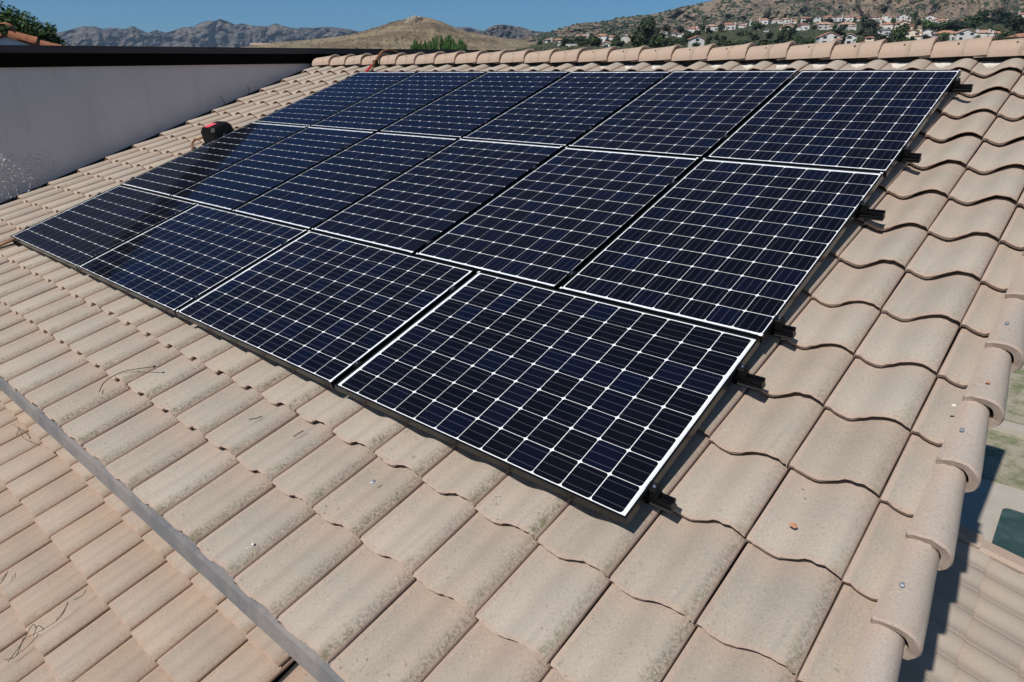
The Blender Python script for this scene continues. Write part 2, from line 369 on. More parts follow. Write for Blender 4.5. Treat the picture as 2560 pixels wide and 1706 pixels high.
# bedding mortar showing in the pans under the ridge
for kk in range(2, 30):
    if random.random() < 0.25: continue
    uu = U0 - PW*kk; pm = MB(); rg = random.Random(kk)
    base = [(uu+.01+.13*t, 3.70 + rg.uniform(-.03,.02) + (.02 if t in (0,1) else -.01*rg.random())) for t in (0,.2,.4,.6,.8,1)]
    top_ = [S(a, b, PAN - .020 + .013 + rg.uniform(0,.008)) for a, b in base]; bk = [S(a, 3.80, PAN - .005 + rg.uniform(0,.01)) for a, b in base]; lo = [S(a, b - .012, PAN - .030) for a, b in base]
    for i in range(5): pm.q([top_[i], top_[i+1], bk[i+1], bk[i]]); pm.q([lo[i], lo[i+1], top_[i+1], top_[i]])
    pm.build('mortar', MAT['mortar'], roof, None, 60)
mb = MB(); mb.prism([(3.775,-.19),(3.775,-.085),(3.86,-.06),(3.86,-.19)], -1.90, 7.16, lambda a,b,d:S(d,a,b)); mb.build('ridge_board', MAT['felt'], roof)
# drip edge along the eave
mb = MB(); path = [(-1.80,-.163),(-1.943,-.156),(-1.950,-.156),(-1.954,-.160)]
pts = [S(0,a,b) for a, b in path]; pts = [(p.y, p.z) for p in pts]; y0, z0 = pts[-1]; pts += [(y0-.004, z0-.078), (y0+.006, z0-.080), (y0+.008, z0-.012)]; 
q0 = S(0,-1.80,-.175); pts.append((q0.y, q0.z))
mb.prism(pts, -1.92, 7.20, lambda a, b, d: (d, a, b)); drip = mb.build('drip_edge', MAT['drip'], house)
# walls below
mb = MB(); ey = S(0,-1.12,-.25); mb.box((-1.93, ey.y, -6.0), (6.75, ey.y+.2, ey.z)); wall = mb.build('front_wall', MAT['stucco'], house)
mb = MB(); ap = S(0, APEX, NDK-.08); mb.prism([(ey.y+.201,-6),(7.5,-6),(7.5, 0.2),(ap.y, ap.z),(ey.y+.201, ey.z-.02)], 6.55, 6.75, lambda a,b,d:(d,a,b)); mb.build('gable_wall', MAT['stucco2'], house)
mb = MB(); mb.prism([(-1.93,-.20),(-1.93,-.33),(APEX,-.33),(APEX,-.20)], 7.172, 7.20, lambda a,b,d:S(d,a,b)); mb.build('barge_board', MAT['dark_wood'], house)

# ------------------------------------------------------------------ flat-roofed block at the left
WX = -1.93
mb = MB()
def fz(y): return 1.300 + .0165*y
def mz(y): return 1.222 + .0165*y
def bz(y): return 1.078 + .0205*y
YA, YB = -1.15, 8.75
def wq(ya, yb, zlo): mb.q([(WX,ya,zlo),(WX,yb,zlo),(WX,yb,bz(yb)+.05),(WX,ya,bz(ya)+.05)])
PY0, PY1, PZ0, PZ1 = -0.80, 0.10, -0.62, 0.22     # patch of stucco in raking light, real grain
mb.q([(WX,-4,-6),(WX,PY0,-6),(WX,PY0,bz(PY0)+.05),(WX,-4,bz(-4)+.05)]); mb.q([(WX,PY1,-6),(WX,YB,-6),(WX,YB,bz(YB)+.05),(WX,PY1,bz(PY1)+.05)])
mb.q([(WX,PY0,-6),(WX,PY1,-6),(WX,PY1,PZ0),(WX,PY0,PZ0)]); mb.q([(WX,PY0,PZ1),(WX,PY1,PZ1),(WX,PY1,bz(PY1)+.05),(WX,PY0,bz(PY0)+.05)])
ny, nz_ = 92, 86; b = len(mb.v); rg = random.Random(5)
for i in range(ny+1):
    for j in range(nz_+1):
        y = PY0 + (PY1-PY0)*i/ny; z = PZ0 + (PZ1-PZ0)*j/nz_; e = min(i, ny-i, j, nz_-j)
        fd = min(1.0, e/10.0); d = 0 if e == 0 else fd*max(0, noise.noise(Vector((y*45, z*45, 3.1)))+.2)*.018 + fd*max(0, noise.noise(Vector((y*95, z*95, 9.7))))*.010
        mb.v.append(Vector((WX + d, y, z)))
for i in range(ny):
    for j in range(nz_):
        a = b + i*(nz_+1) + j; mb.f.append((a, a+nz_+1, a+nz_+2, a+1))
bw = mb.build('block_wall', MAT['stucco'], house)
mb = MB(); mb.prism([(WX-9,-4),(WX-9,YB),(WX+.005,YB),(WX+.005,-4)][::-1], 0, 1, lambda a,b,d:(a,b,(mz(b)-.02) if d else (bz(b)+.03))); mb.build('flat_roof', MAT['felt'], house)
mb = MB(); mb.prism([(WX-.02,0),(WX+.035,0),(WX+.035,1),(WX-.02,1)], YA, YB+.04, lambda a,b,d:(a,d,(bz(d) if b==0 else mz(d)-.001))); mb.build('fascia_board', MAT['dark_wood'], house)
mb = MB(); mb.prism([(WX-.10,0),(WX+.062,0),(WX+.062,.12),(WX+.068,.14),(WX+.066,1),(WX-.10,1)], YA-.05, YB+.08, lambda a,b,d:(a,d,mz(d)+(fz(d)-mz(d))*b)); mb.build('fascia_cap', MAT['fascia'], house)
# dark flashing channel between the tiles and the block
mb = MB(); mb.prism([(WX+.004,-.125),(WX+.012,-.125),(WX+.016,-.172),(WX+.19,-.178),(WX+.19,-.184),(WX+.004,-.184)], -1.93, 3.80, lambda a,b,d:S(a,d,b)); mb.build('wall_flashing', MAT['felt'], house)

# ------------------------------------------------------------------ lower roof under the eave (left) 
OFF2 = Vector((0,0,-0.95)); B2 = Matrix.Translation(OFF2) @ RM
mb = MB(); mb.prism([(-4.6,NDK),(-4.6,NDK-.06),(-1.14,NDK-.06),(-1.14,NDK)], -3.0, 4.98, lambda a,b,d:S(d,a,b)+OFF2); low = mb.build('lower_roof', MAT['felt'], house)
def inframe(p, mg=120):
    d = p - CAM; z = d.dot(FWD)
    if z < .1: return False
    x = 1280 + FPX*d.dot(RIGHT)/z; y = 853 + FPX*d.dot(DOWN)/z
    return -mg < x < 2560+mg and -mg < y < 1706+mg
for i in range(10):
    v = -2.01 + .350*(2-i)
    if v > -1.25: continue
    for k in range(30):
        u = 4.66 - .3005*k
        if not any(inframe(S(u+a,v+b,PAN)+OFF2, 520) for a in (0,.3) for b in (0,.4)): continue
        lay(B2, u, v, PAN, TM, MAT['tile_low'], low, 'roof_tile', 1.3, .3)
# barrel trim along the right edge of the lower roof
LR = [ridge_mesh('barrel_tile', 90+i) for i in range(2)]
for i, v in enumerate((-2.95,-2.60,-2.25,-1.90,-1.55)):
    me = LR[i%2]; mw = B2 @ Matrix.Translation((5.155, v+.42, -.135)) @ Matrix.Rotation(-math.pi/2, 4, 'Z') @ Matrix.Rotation(.06, 4, 'Y')
    o = add('barrel_tile', me, MAT['tile_low'], low, mw)
# ------------------------------------------------------------------ solar array
PWD, PHT, GX, GY, TH = 1.053, 1.590, 0.0266, 0.0115, 0.036
LIP = 0.0095; CELL = 0.1257; CPX = 0.1280; CPY = 0.1283
def cell_mesh():
    h = CELL/2; c = 0.0105
    pts = [(-h+c,-h),(h-c,-h),(h-c*.3,-h+c*.3),(h,-h+c),(h,h-c),(h-c*.3,h-c*.3),(h-c,h),(-h+c,h),(-h+c*.3,h-c*.3),(-h,h-c),(-h,-h+c),(-h+c*.3,-h+c*.3)]
    v = [(x,y*.994,0) for x,y in pts]; return mesh('cell', v, [tuple(range(12))])
CM = cell_mesh(); CM.materials.append(MAT['cell'])
def frame_mesh():
    mb = MB(); W, H = PWD, PHT; t = .0018
    def bar(x0,y0,x1,y1): mb.box((x0,y0,-TH),(x1,y1,0.0),.0012)
    bar(0,0,LIP,H); bar(W-LIP,0,W,H); bar(LIP,0,W-LIP,LIP); bar(LIP,H-LIP,W-LIP,H)
    mb.box((LIP,LIP,-TH),(LIP+.02,H-LIP,-TH+.002)); mb.box((W-LIP-.02,LIP,-TH),(W-LIP,H-LIP,-TH+.002))
    mb.box((LIP+.02,LIP,-TH),(W-LIP-.02,LIP+.02,-TH+.002)); mb.box((LIP+.02,H-LIP-.02,-TH),(W-LIP-.02,H-LIP,-TH+.002))
    return mesh('frame', mb.v, mb.f)
FM = frame_mesh(); FM.materials.append(MAT['frame'])
def sheet_mesh():
    mb = MB(); mb.box((LIP,LIP,-.0085),(PWD-LIP,PHT-LIP,-.0055)); return mesh('backsheet', mb.v, mb.f)
BM_ = sheet_mesh(); BM_.materials.append(MAT['backsheet'])
GM = mesh('glass', [(LIP,LIP,-.0025),(PWD-LIP,LIP,-.0025),(PWD-LIP,PHT-LIP,-.0025),(LIP,PHT-LIP,-.0025)], [(0,1,2,3)]); GM.materials.append(MAT['glass'])
mb = MB()
for y0 in (.0145, PHT-.0165):
    for a in (0.02, .54): mb.box((a+.03, y0, -.0054), (a+.46, y0+.0022, -.0048))
for i in range(8):
    for jy in (.0185, PHT-.021):
        for bx in (-.0405, 0, .0405): 
            xx = PWD/2 + (i-3.5)*CPX + bx; mb.box((xx-.0008, min(jy, jy+.0), -.0054), (xx+.0008, jy+.0025, -.0049))
RBM = mesh('ribbon', mb.v, mb.f); RBM.materials.append(MAT['ribbon'])
mb = MB()
CNM = mesh('corner_key', *(lambda v,f:(v,f))([(0,0,.0006),(.016,0,.0006),(.013,.008,.0006),(.008,.013,.0006),(0,.016,.0006)], [(0,1,2,3,4)])); CNM.materials.append(MAT['backsheet'])
def link(name, me, parent, ml):
    o = bpy.data.objects.new(name, me); COL.objects.link(o); o.parent = parent; o.matrix_local = ml; return o
cells = [(PWD/2 + (i-3.5)*CPX, PHT/2 + (j-5.5)*CPY) for i in range(8) for j in range(12)]
ORD = ['leftmost', 'second from the left', 'third from the left', 'fourth from the left', 'fifth from the left', 'rightmost']
def panel(mw, label, group):
    e = empty('solar_panel', mw); tag(e, label, 'solar panel', group)
    I = Matrix.Identity(4)
    link('frame', FM, e, I); link('backsheet', BM_, e, I); link('glass', GM, e, I); link('ribbon', RBM, e, I)
    for x, y in cells: link('cell', CM, e, Matrix.Translation((x + random.uniform(-.0003,.0003), y + random.uniform(-.0003,.0003), -.0046)))
    for sx, sy in ((0,0),(1,0),(0,1),(1,1)):
        if random.random() < .35: continue
        link('corner_key', CNM, e, Matrix.Translation((sx*PWD + (.004 if sx==0 else -.004), sy*PHT + (.004 if sy==0 else -.004), 0)) @ Matrix.Diagonal((1 if sx==0 else -1, 1 if sy==0 else -1, 1, 1)))
    return e
def tilt(): return Matrix.Rotation(random.uniform(-.0012,.0012),4,'X') @ Matrix.Rotation(random.uniform(-.0012,.0012),4,'Y')
for i in range(6):
    panel(RM @ Matrix.Translation((.0098 + i*(PWD+GX), PHT+GY, random.uniform(-.001,.001))) @ tilt(), 'upright black-framed solar panel, %s in the top row nearest the ridge' % ORD[i], 'solar panels on the roof')
for i in range(6):
    panel(RM @ Matrix.Translation((i*(PWD+GX), 0, random.uniform(-.001,.001))) @ tilt(), 'upright black-framed solar panel, %s in the middle row' % ORD[i], 'solar panels on the roof')
ORB = ['leftmost', 'second from the left', 'third from the left', 'rightmost and largest-looking']
for i in range(4):
    panel(RM @ Matrix.Translation((.005 + i*(PHT+GX) + PHT, -(PWD+GY), random.uniform(-.001,.001))) @ tilt() @ Matrix.Rotation(math.pi/2, 4, 'Z'), 'solar panel lying lengthwise, %s in the bottom row nearest the eave' % ORB[i], 'solar panels on the roof')
# rails with clamps
RV = [(-.905, 6.529), (-.212, 6.546), (.140, 6.530), (1.222, 6.563), (1.918, 6.548), (3.012, 6.567)]
RAILN = ['lowest black mounting rail, its cut end by the front corner of the array', 'second black mounting rail up from the eave, under the bottom row of panels', 'third black mounting rail up from the eave, at the foot of the middle row', 'fourth black mounting rail up from the eave, near the head of the middle row', 'fifth black mounting rail up from the eave, at the foot of the top row', 'highest black mounting rail, just below the ridge']
rp = [(-.018,0),(-.006,0),(-.006,-.008),(.006,-.008),(.006,0),(.018,0),(.018,-.012),(.013,-.015),(.013,-.026),(.019,-.029),(.019,-.041),(-.021,-.041),(-.021,-.037),(-.013,-.033),(-.018,-.026),(-.013,-.018),(-.018,-.012)]
mbp = MB(); mbp.tube([(0,0,-.002),(0,0,.0035)], .0075, 6); mbp.tube([(0,0,.0035),(0,0,.010)], .0042, 8); BOLT = mesh('bolt', mbp.v, mbp.f); BOLT.materials.append(MAT['steel'])
for (v, ue), nm in zip(RV, RAILN):
    e = empty('mounting_rail', RM @ Matrix.Translation((3.2, v, -TH-.0415))); tag(e, nm, 'rail', 'rails carrying the solar panels')
    mb = MB(); u_l = -.055 if v < -.5 else -.03
    mb.prism(rp, u_l, ue, lambda a,b,d:(d-3.2, a, b+.041)); mb.build('rail_bar', MAT['black'], e, RM @ Matrix.Translation((3.2, v, -TH-.0415)))
    T0 = RM @ Matrix.Translation((0, v, -TH))
    # end clamp at the right
    ur = 6.444+.0025 if v < -.1 else (6.4515 if v < 1.6 else 6.461)
    mb = MB(); mb.box((ur+.001,-.019,-.004),(ur+.030,.019,.040),.003); mb.box((ur-.009,-.019,.0368),(ur+.0015,.019,.0405))
    mb.box((ur+.029,-.015,-.02),(ur+.034,.015,.022)); cl = mb.build('end_clamp', MAT['plastic'], e, T0)
    link_b = add('bolt', BOLT, None, cl, T0 @ Matrix.Translation((ur+.015, 0, .0402)))
    # left clamp
    ul = .003 if v > -.1 else .004
    mb = MB(); mb.box((ul-.032,-.018,-.004),(ul-.001,.018,.038),.003); cl = mb.build('end_clamp', MAT['plastic'], e, T0)
    add('bolt', BOLT, None, cl, T0 @ Matrix.Translation((ul-.016, 0, .0382)))
    gaps = ([.005 + i*(PHT+GX) - GX/2 for i in (1,2,3)] if v < -.1 else [i*(PWD+GX) - GX/2 + (.0098 if v > 1.6 else 0) for i in range(1,6)])
    for g in gaps:
        mb = MB(); mb.box((g-GX/2+.002,-.02,-.002),(g+GX/2-.002,.02,.0366)); mb.box((g-GX/2-.006,-.02,.0374),(g+GX/2+.006,.02,.0412),.001)
        cl = mb.build('mid_clamp', MAT['plastic'], e, T0); add('bolt', BOLT, None, cl, T0 @ Matrix.Translation((g, 0, .0415)))
    if v < -.5:   # foot and bolt standing clear of the lower left corner
        FT = RM @ Matrix.Translation((-.165, -1.03, -.118)); mb = MB(); mb.box((-.03,-.025,0),(.11,.025,.012)); mb.box((.0,-.02,.012),(.05,.02,.028)); cl = mb.build('l_foot', MAT['plastic'], e, FT)
        mb = MB(); mb.tube([(-.005,0,.012),(-.005,0,.05)], .008, 8); mb.tube([(-.005,0,.045),(-.005,0,.058)], .014, 6); mb.tube([(-.005,0,.022),(-.005,0,.030)], .013, 6); mb.build('bolt', MAT['steel'], cl, FT)
    for us in (.35, 1.6, 2.9, 4.2, 5.4, 6.22):
        mb = MB(); mb.box((us-.02,-.012,-.160),(us+.02,.012,-.0405)); mb.build('standoff', MAT['black'], e, T0)
# ------------------------------------------------------------------ junction box and conduits beside the array
BX = RM @ Matrix.Translation((-.27, 1.28, -.10))
e = empty('junction_box', BX); tag(e, 'black plastic junction box with a red label beside the left edge of the panels', 'junction box')
mb = MB(); k = len(mb.v)
lv = [(.205,.155,-.03),(.205,.155,.0),(.165,.135,.012),(.150,.125,.14),(.125,.10,.175)]
for hx, hy, z in lv:
    c = .03
    mb.v += [Vector((a,b,z)) for a,b in ((-hx+c,-hy),(hx-c,-hy),(hx,-hy+c),(hx,hy-c),(hx-c,hy),(-hx+c,hy),(-hx,hy-c),(-hx,-hy+c))]
for r in range(len(lv)-1):
    for i in range(8): mb.f.append((r*8+i, r*8+(i+1)%8, (r+1)*8+(i+1)%8, (r+1)*8+i))
mb.f.append(tuple((len(lv)-1)*8+i for i in range(8)))
mb.build('box_body', MAT['plastic'], e, BX, 35)
mb = MB(); mb.box((-.115,-.075,.1755),(.005,.035,.1772)); mb.build('label', MAT['pink'], e, BX)
mb = MB(); mb.tube([(-.155,-.03,.055),(-.21,-.035,.045)], .022, 10); mb.tube([(-.20,-.034,.047),(-.225,-.036,.043)], .027, 6); mb.build('cable_gland', MAT['plastic'], e, BX, 40)
mb = MB(); mb.tube([(-.150,.04,.10),(-.172,.04,.098)], .012, 8); mb.tube([(-.15,-.09,.05),(-.185,-.095,.04)], .017, 8); mb.build('knockout', MAT['plastic'], e, BX, 40)
pts = [S(-.49,1.245,-.057), S(-.57,1.22,-.062), S(-.62,1.15,-.067), S(-.52,1.06,-.068), S(-.32,.955,-.066), S(-.16,.85,-.068), S(-.07,.70,-.075), S(-.06,.3,-.078), S(-.06,-.3,-.078), S(-.085,-.7,-.078), S(-.125,-1.0,-.075), S(-.15,-1.4,-.072), S(-.17,-2.0,-.07)]
mb = MB(); mb.tube(spline(pts, 8), .0125, 9); o = mb.build('conduit', MAT['copper'], None, None, 60); tag(o, 'long copper-brown conduit from the junction box down past the panels to the eave', 'conduit')
e = empty('ridge_conduit', loc=S(-.25,3.6,-.05)); tag(e, 'copper conduit with a red end running over the ridge behind the top left panel', 'conduit')
pts = [S(-.175,3.52,-.045), S(-.215,3.62,-.03), S(-.26,3.74,.005), S(-.275,3.84,.035), S(-.28,3.95,.028), S(-.28,4.05,-.02), S(-.28,4.16,-.12)]
mb = MB(); mb.tube(spline(pts, 6), .0135, 9); mb.build('pipe', MAT['copper'], e, None, 60)
mb = MB(); mb.tube([S(-.045,3.245,-.06), S(-.10,3.36,-.062), S(-.178,3.525,-.045)], .0165, 9); mb.build('red_sleeve', MAT['red'], e, None, 60)
mb = MB(); mb.box((-.035,-.02,-.05),(.035,.02,.018),.004); mb.box((-.05,-.012,-.055),(.05,.012,-.035)); mb.build('pipe_clamp', MAT['black'], e, Matrix.Translation(S(-.235,3.655,-.03)) @ RM)
# ------------------------------------------------------------------ ground, lower roof and yard at the right
def mat_ground():
    t = NT('dry_ground'); c = t.coord(); a = t.noise(c, .02, 5, .6); b = t.noise(c, 1.5, 4, .6)
    k = t.mix(a, (.16,.13,.08), (.24,.19,.12)); k = t.mix(t.math('MULTIPLY', t.ramp(b,.45,.65), .5), k, (.07,.085,.035)); t.set(k, .95); return t.m
MAT['ground'] = mat_ground()
def mat_patio():
    t = NT('concrete_patio'); c = t.coord(); a = t.noise(c, 1.2, 5, .65); b = t.noise(c, 14, 4, .7); d = t.voro(c, 9.0)
    k = t.mix(a, (.34,.30,.25), (.46,.42,.36)); k = t.mix(t.math('MULTIPLY', t.ramp(b,.58,.72), .5), k, (.2,.16,.12)); k = t.mix(t.math('SUBTRACT',1.0,t.ramp(d.outputs[0],.03,.06)), k, (.12,.09,.06)); t.set(k, .9); return t.m
MAT['patio'] = mat_patio()
def mat_lawn():
    t = NT('patchy_lawn'); c = t.coord(); a = t.noise(c, 2.4, 7, .75); b = t.noise(c, 30, 4, .7)
    k = t.mix(t.ramp(a,.40,.64), (.36,.32,.24), (.15,.17,.075)); k = t.mix(t.math('MULTIPLY', t.ramp(b,.55,.7), .55), k, (.16,.12,.07)); t.set(k, .95); t.bump(b,.6,.05); return t.m
MAT['lawn'] = mat_lawn()
n = 48; V = [(0,0,-6.02)] + [(9500*math.cos(2*math.pi*i/n), 9500*math.sin(2*math.pi*i/n), -6.02) for i in range(n)]
tag(add('ground', mesh('ground', V, [(0, 1+i, 1+(i+1)%n) for i in range(n)]), MAT['ground']), kind='structure')
mb = MB(); mb.box((5.5,-6,-6.0),(16,11.3,-5.99)); tag(mb.build('patio', MAT['patio']), kind='structure')
mb = MB(); mb.box((5.5,11.3,-6.0),(16,30,-5.975)); tag(mb.build('lawn', MAT['lawn']), kind='structure')
mb = MB(); mb.box((6.5,13.6,-6.0),(9.5,13.95,-5.85)); tag(mb.build('garden_kerb', MAT['patio']), 'pale concrete garden kerb beyond the lawn, below the right roof edge', 'kerb')
def mat_mat():
    t = NT('green_lid'); c = t.coord(); a = t.noise(c, 3.0, 5, .65); b = t.noise(c, 25, 4, .7)
    k = t.mix(t.ramp(a,.35,.7), (.022,.05,.047), (.05,.09,.085)); k = t.mix(t.math('MULTIPLY', t.ramp(b,.6,.72), .4), k, (.25,.26,.24)); t.set(k, .6); return t.m
MAT['lid'] = mat_mat()
def rrect(x0,y0,x1,y1,r,n=6):
    out = []
    for cx,cy,a0 in ((x1-r,y0+r,-90),(x1-r,y1-r,0),(x0+r,y1-r,90),(x0+r,y0+r,180)):
        for i in range(n+1):
            a = math.radians(a0+90*i/n); out.append((cx+r*math.cos(a), cy+r*math.sin(a)))
    return out
e = empty('garden_mat', loc=(7.9,9.6,-5.99)); tag(e, 'dark green rounded mat on the patio below the right roof edge', 'mat')
mb = MB(); mb.prism(rrect(7.335,8.5,8.9,10.42,.12), -5.989, -5.955, lambda a,b,d:(a,b,d)); mb.build('mat_sheet', MAT['lid'], e)
mb = MB(); mb.prism([(8.72,8.7),(8.75,8.7),(8.75,10.2),(8.72,10.2)], -5.955, -5.949, lambda a,b,d:(a,b,d)); mb.build('mat_rim', MAT['white'], e)
# low porch roof at the right, falling to the right
PR = tag(empty('porch_roof', loc=(7.6,2.0,-6.0)), 'small tan tiled porch roof low down beyond the right roof edge', 'roof')
ml = .25; al = math.atan(ml); ca, sa = math.cos(al), math.sin(al)
B3 = Matrix(((0,-ca,sa,7.375),(1,0,0,0),(0,sa,ca,-2.742),(0,0,0,1)))
mb = MB(); mb.box((0.0,-1.6,-.12),(3.50,.50,-.05)); dk = mb.build('deck', MAT['felt'], PR, B3)
for r in range(-3, 2):
    for k in range(12):
        x = 3.46-.299*(k+1); lay(B3 @ Matrix.Diagonal((1,1,.42,1)), x, r*.345, .04, TM, MAT['tile'], dk, 'roof_tile', 1.0, .3)
mb = MB()
for r in range(-4, 2):
    mb = MB(); mb.prism([(3.40,.035),(3.395,.055),(3.43,.078),(3.56,.078),(3.585,.06),(3.585,-.10),(3.57,-.10),(3.57,.05),(3.43,.055)], 0, .37, lambda a,b,d:(a, r*.345+.1+d, b + (-.02 if d > .1 else .012)))
    mb.build('trim_tile', MAT['tile'], dk, B3, 30)
mb = MB(); mb.box((6.76,.0,-6.0),(7.5,.12,-2.9)); mb.box((6.76,3.3,-6.0),(7.5,3.42,-2.9)); mb.build('porch_wall', MAT['stucco2'], PR)

# ------------------------------------------------------------------ terrain, built at its real distance
def interp(pts, x):
    if x <= pts[0][0]: return pts[0][1]
    for (a, b), (c, d) in zip(pts, pts[1:]):
        if x <= c:
            t = (x-a)/(c-a); return b+(d-b)*t
    return pts[-1][1]
def fbm(p, o=5, h=.9): return noise.fractal(Vector(p), h, 2.1, o)
def ridged(p, o=6): return noise.ridged_multi_fractal(Vector(p), .95, 2.05, o, 1.0, 2.0)
def terrain(name, sky, x0, x1, nx, r0, r1, rb, nr, ybase, rough, spur, fs, mat, rfun=None, power=.8, yback=60, seed=0.0):
    V = []; F = []; H = {}
    nb = 4; tot = nr + nb
    for i in range(-1, nx+2):            # first and last columns, first and last rows run down into the plain
        x = x0 + (x1-x0)*min(max(i,0),nx)/nx + (0 if 0 <= i <= nx else (-50 if i < 0 else 50))
        for j in range(-1, tot+2):
            if i < 0 or i > nx or j < 0 or j > tot:
                jj = min(max(j,0),tot); rr = r0 + (r1-r0)*min(1, jj/nr); rr = rfun(min(max(x,x0),x1), min(1, jj/nr))[1] if rfun else rr
                if j < 0: rr *= .86
                if jj > nr: rr += (rb-r1)*(jj-nr)/nb
                if j > tot: rr *= 1.04
                p = pxat(x, 100, rr); p.z = -9.0; V.append(p); continue
            if j <= nr:
                t = j/nr; r = r0 + (r1-r0)*t; y = ybase + (interp(sky, x)-ybase)*(t**power)
                if rfun: y, r = rfun(x, t)
                p0 = pxat(x, 100, r); env = math.sin(math.pi*min(1, t*.93+.05))**.7 if t < .999 else .35
                xs = x*fs
                rib = fbm((xs + .35*fbm((xs*.7, t*1.5, seed+9), 3), t*.9 + seed, 1.7), 4); det = fbm((xs*3.1, t*5.0, seed+5), 5)
                y -= rough*env*(rib*.5 + det*.35)
                r += spur*env*(rib + .45*det)
                p = pxat(x, y, r)
            else:
                t = (j-nr)/nb; rr = (rfun(x, 1.0)[1] if rfun else r1); p = pxat(x, interp(sky, x) + yback*t*t, rr + (rb-r1)*t)
            V.append(p)
    n1 = tot+3
    for i in range(nx+2):
        for j in range(tot+2): F.append((i*n1+j, (i+1)*n1+j, (i+1)*n1+j+1, i*n1+j+1))
    o = add(name, mesh(name, V, F, None), mat); o.data.shade_smooth(); tag(o, kind='structure'); return o
def mat_hill(name, grass, grass2, shrub, rock, sc, shrub_lo, shrub_hi, rock_amt, dotscale):
    t = NT(name); c = t.coord(); a = t.noise(c, .006*sc, 6, .6); b = t.noise(c, .03*sc, 5, .65); f = t.noise(c, .14*sc, 4, .7)
    k = t.mix(t.ramp(a,.35,.65), grass, grass2); k = t.mix(t.math('MULTIPLY', t.ramp(f,.35,.7), .35), k, tuple(x*.62 for x in grass))
    rk = t.math('MULTIPLY', t.ramp(t.noise(c,.05*sc,6,.75),.52,.6), rock_amt); k = t.mix(rk, k, rock)
    m_ = t.math('ADD', t.math('MULTIPLY', b, .6), t.math('MULTIPLY', a, .45)); k = t.mix(t.math('MULTIPLY', t.ramp(m_, shrub_lo, shrub_hi), t.ramp(f,.25,.55)), k, shrub)
    d = t.voro(c, dotscale*sc); dot = t.math('MULTIPLY', t.math('SUBTRACT',1.0,t.ramp(d.outputs[0],.22,.36)), t.ramp(t.noise(c,.02*sc,3,.5),.45,.6)); k = t.mix(dot, k, shrub)
    t.set(k, .97, 0, .1); t.bump(t.math('ADD', f, t.math('MULTIPLY', rk, .6)), .9, 6.0/sc); return t.m
MAT['mount'] = mat_hill('rocky_mountain', (.20,.165,.13), (.17,.14,.115), (.042,.05,.055), (.56,.46,.39), .9, .45, .58, 1.0, .05)  # shrub tone cooled: some of the distance haze is painted into it
def mat_knoll():
    t = NT('dry_knoll'); c = t.coord(); mp = t.n('ShaderNodeMapping'); mp.inputs['Scale'].default_value = (.006,.006,.16); t.l(c, mp.inputs[0])
    st = t.noise(mp.outputs[0], 1.0, 5, .65); a = t.noise(c, .011, 5, .6); f = t.noise(c, .22, 4, .7)
    k = t.mix(t.ramp(st,.35,.65), (.30,.225,.135), (.20,.165,.11)); k = t.mix(t.math('MULTIPLY', t.ramp(a,.45,.6), .8), k, (.145,.10,.068)); k = t.mix(t.math('MULTIPLY', t.ramp(f,.5,.75), .4), k, (.10,.09,.055)); k = t.mix(t.math('MULTIPLY', t.ramp(f,.42,.25), .25), k, (.40,.33,.23))
    t.set(k, .97, 0, .1); t.bump(t.math('ADD', f, st), .8, 2.5); return t.m
MAT['knoll_old'] = mat_hill('dry_knoll', (.30,.225,.13), (.235,.18,.115), (.12,.105,.06), (.34,.28,.2), 1.6, .60, .75, .25, .11)
MAT['knoll'] = mat_knoll()
MAT['hill'] = mat_hill('dry_hillside', (.33,.245,.17), (.27,.205,.15), (.065,.07,.05), (.42,.35,.28), 1.0, .50, .64, .55, .06)
MAT['slope'] = mat_hill('green_slope', (.085,.095,.05), (.12,.115,.06), (.04,.055,.03), (.30,.24,.17), 3.0, .40, .6, .2, .10)
far = [(-260,96),(-100,86),(60,92),(120,86),(165,78),(190,70),(210,66),(235,66),(258,73),(275,69),(310,73),(333,65),(347,73),(370,83),(390,75),(415,82),(430,78),(460,68),(485,67),(495,60),(508,55),(525,52),(540,52),(551,47.5),(562,52),(575,56),(588,63),(605,59),(620,63),(640,65),(670,66),(690,58.5),(702,63),(720,68),(743,72),(752,69),(790,70),(820,67),(845,70),(870,73),(895,79),(940,82),(1060,74),(1140,69.5),(1165,67),(1200,76),(1250,82),(1330,80),(1420,84)]
terrain('far_mountains', far, -280, 1430, 520, 4900, 5600, 6400, 60, 132, 2.6, 330, .022, MAT['mount'], seed=1.3)
mid = [(1150,100),(1190,92),(1210,79),(1225,68),(1240,63),(1255,61.5),(1280,65),(1300,67.5),(1318,73),(1335,78),(1360,80),(1385,84),(1420,92)]
terrain('middle_mountain', mid, 1140, 1440, 160, 2950, 3300, 3700, 40, 125, 2.2, 170, .03, MAT['mount'], seed=4.1)
rh = [(1300,97),(1345,88),(1382,78),(1402,71),(1419,66),(1441,60),(1470,55.5),(1504,55),(1521,52),(1547,45),(1589,40),(1632,35.5),(1665,29),(1700,18),(1713,16),(1752,8.5),(1776,2),(1850,-14),(1950,-34),(2060,-60),(2200,-82),(2400,-110),(2620,-130),(2800,-130)]
def rhf(x, t):
    ys = interp(rh, x); return 118 + (ys-118)*(t**.72), 1330 + (1700 + .45*(x-1300) - 1330)*t
terrain('right_hills', rh, 1290, 2800, 560, 1150, 2300, 3000, 80, 118, 5.0, 150, .012, MAT['hill'], rfun=rhf, seed=7.7)
kn = [(560,122),(640,115),(672,109.5),(687,106),(757,101),(814,95.5),(857,90),(878,86),(899,80.5),(926,73),(956,64),(977,56),(999,51),(1022,46.5),(1040,43.5),(1050,42.5),(1067,43.8),(1084,48),(1105,55),(1126,64),(1147,73),(1169,79.5),(1190,81.5),(1211,86),(1232,91.5),(1275,98),(1307,102),(1324,105),(1350,108),(1400,113),(1460,122)]
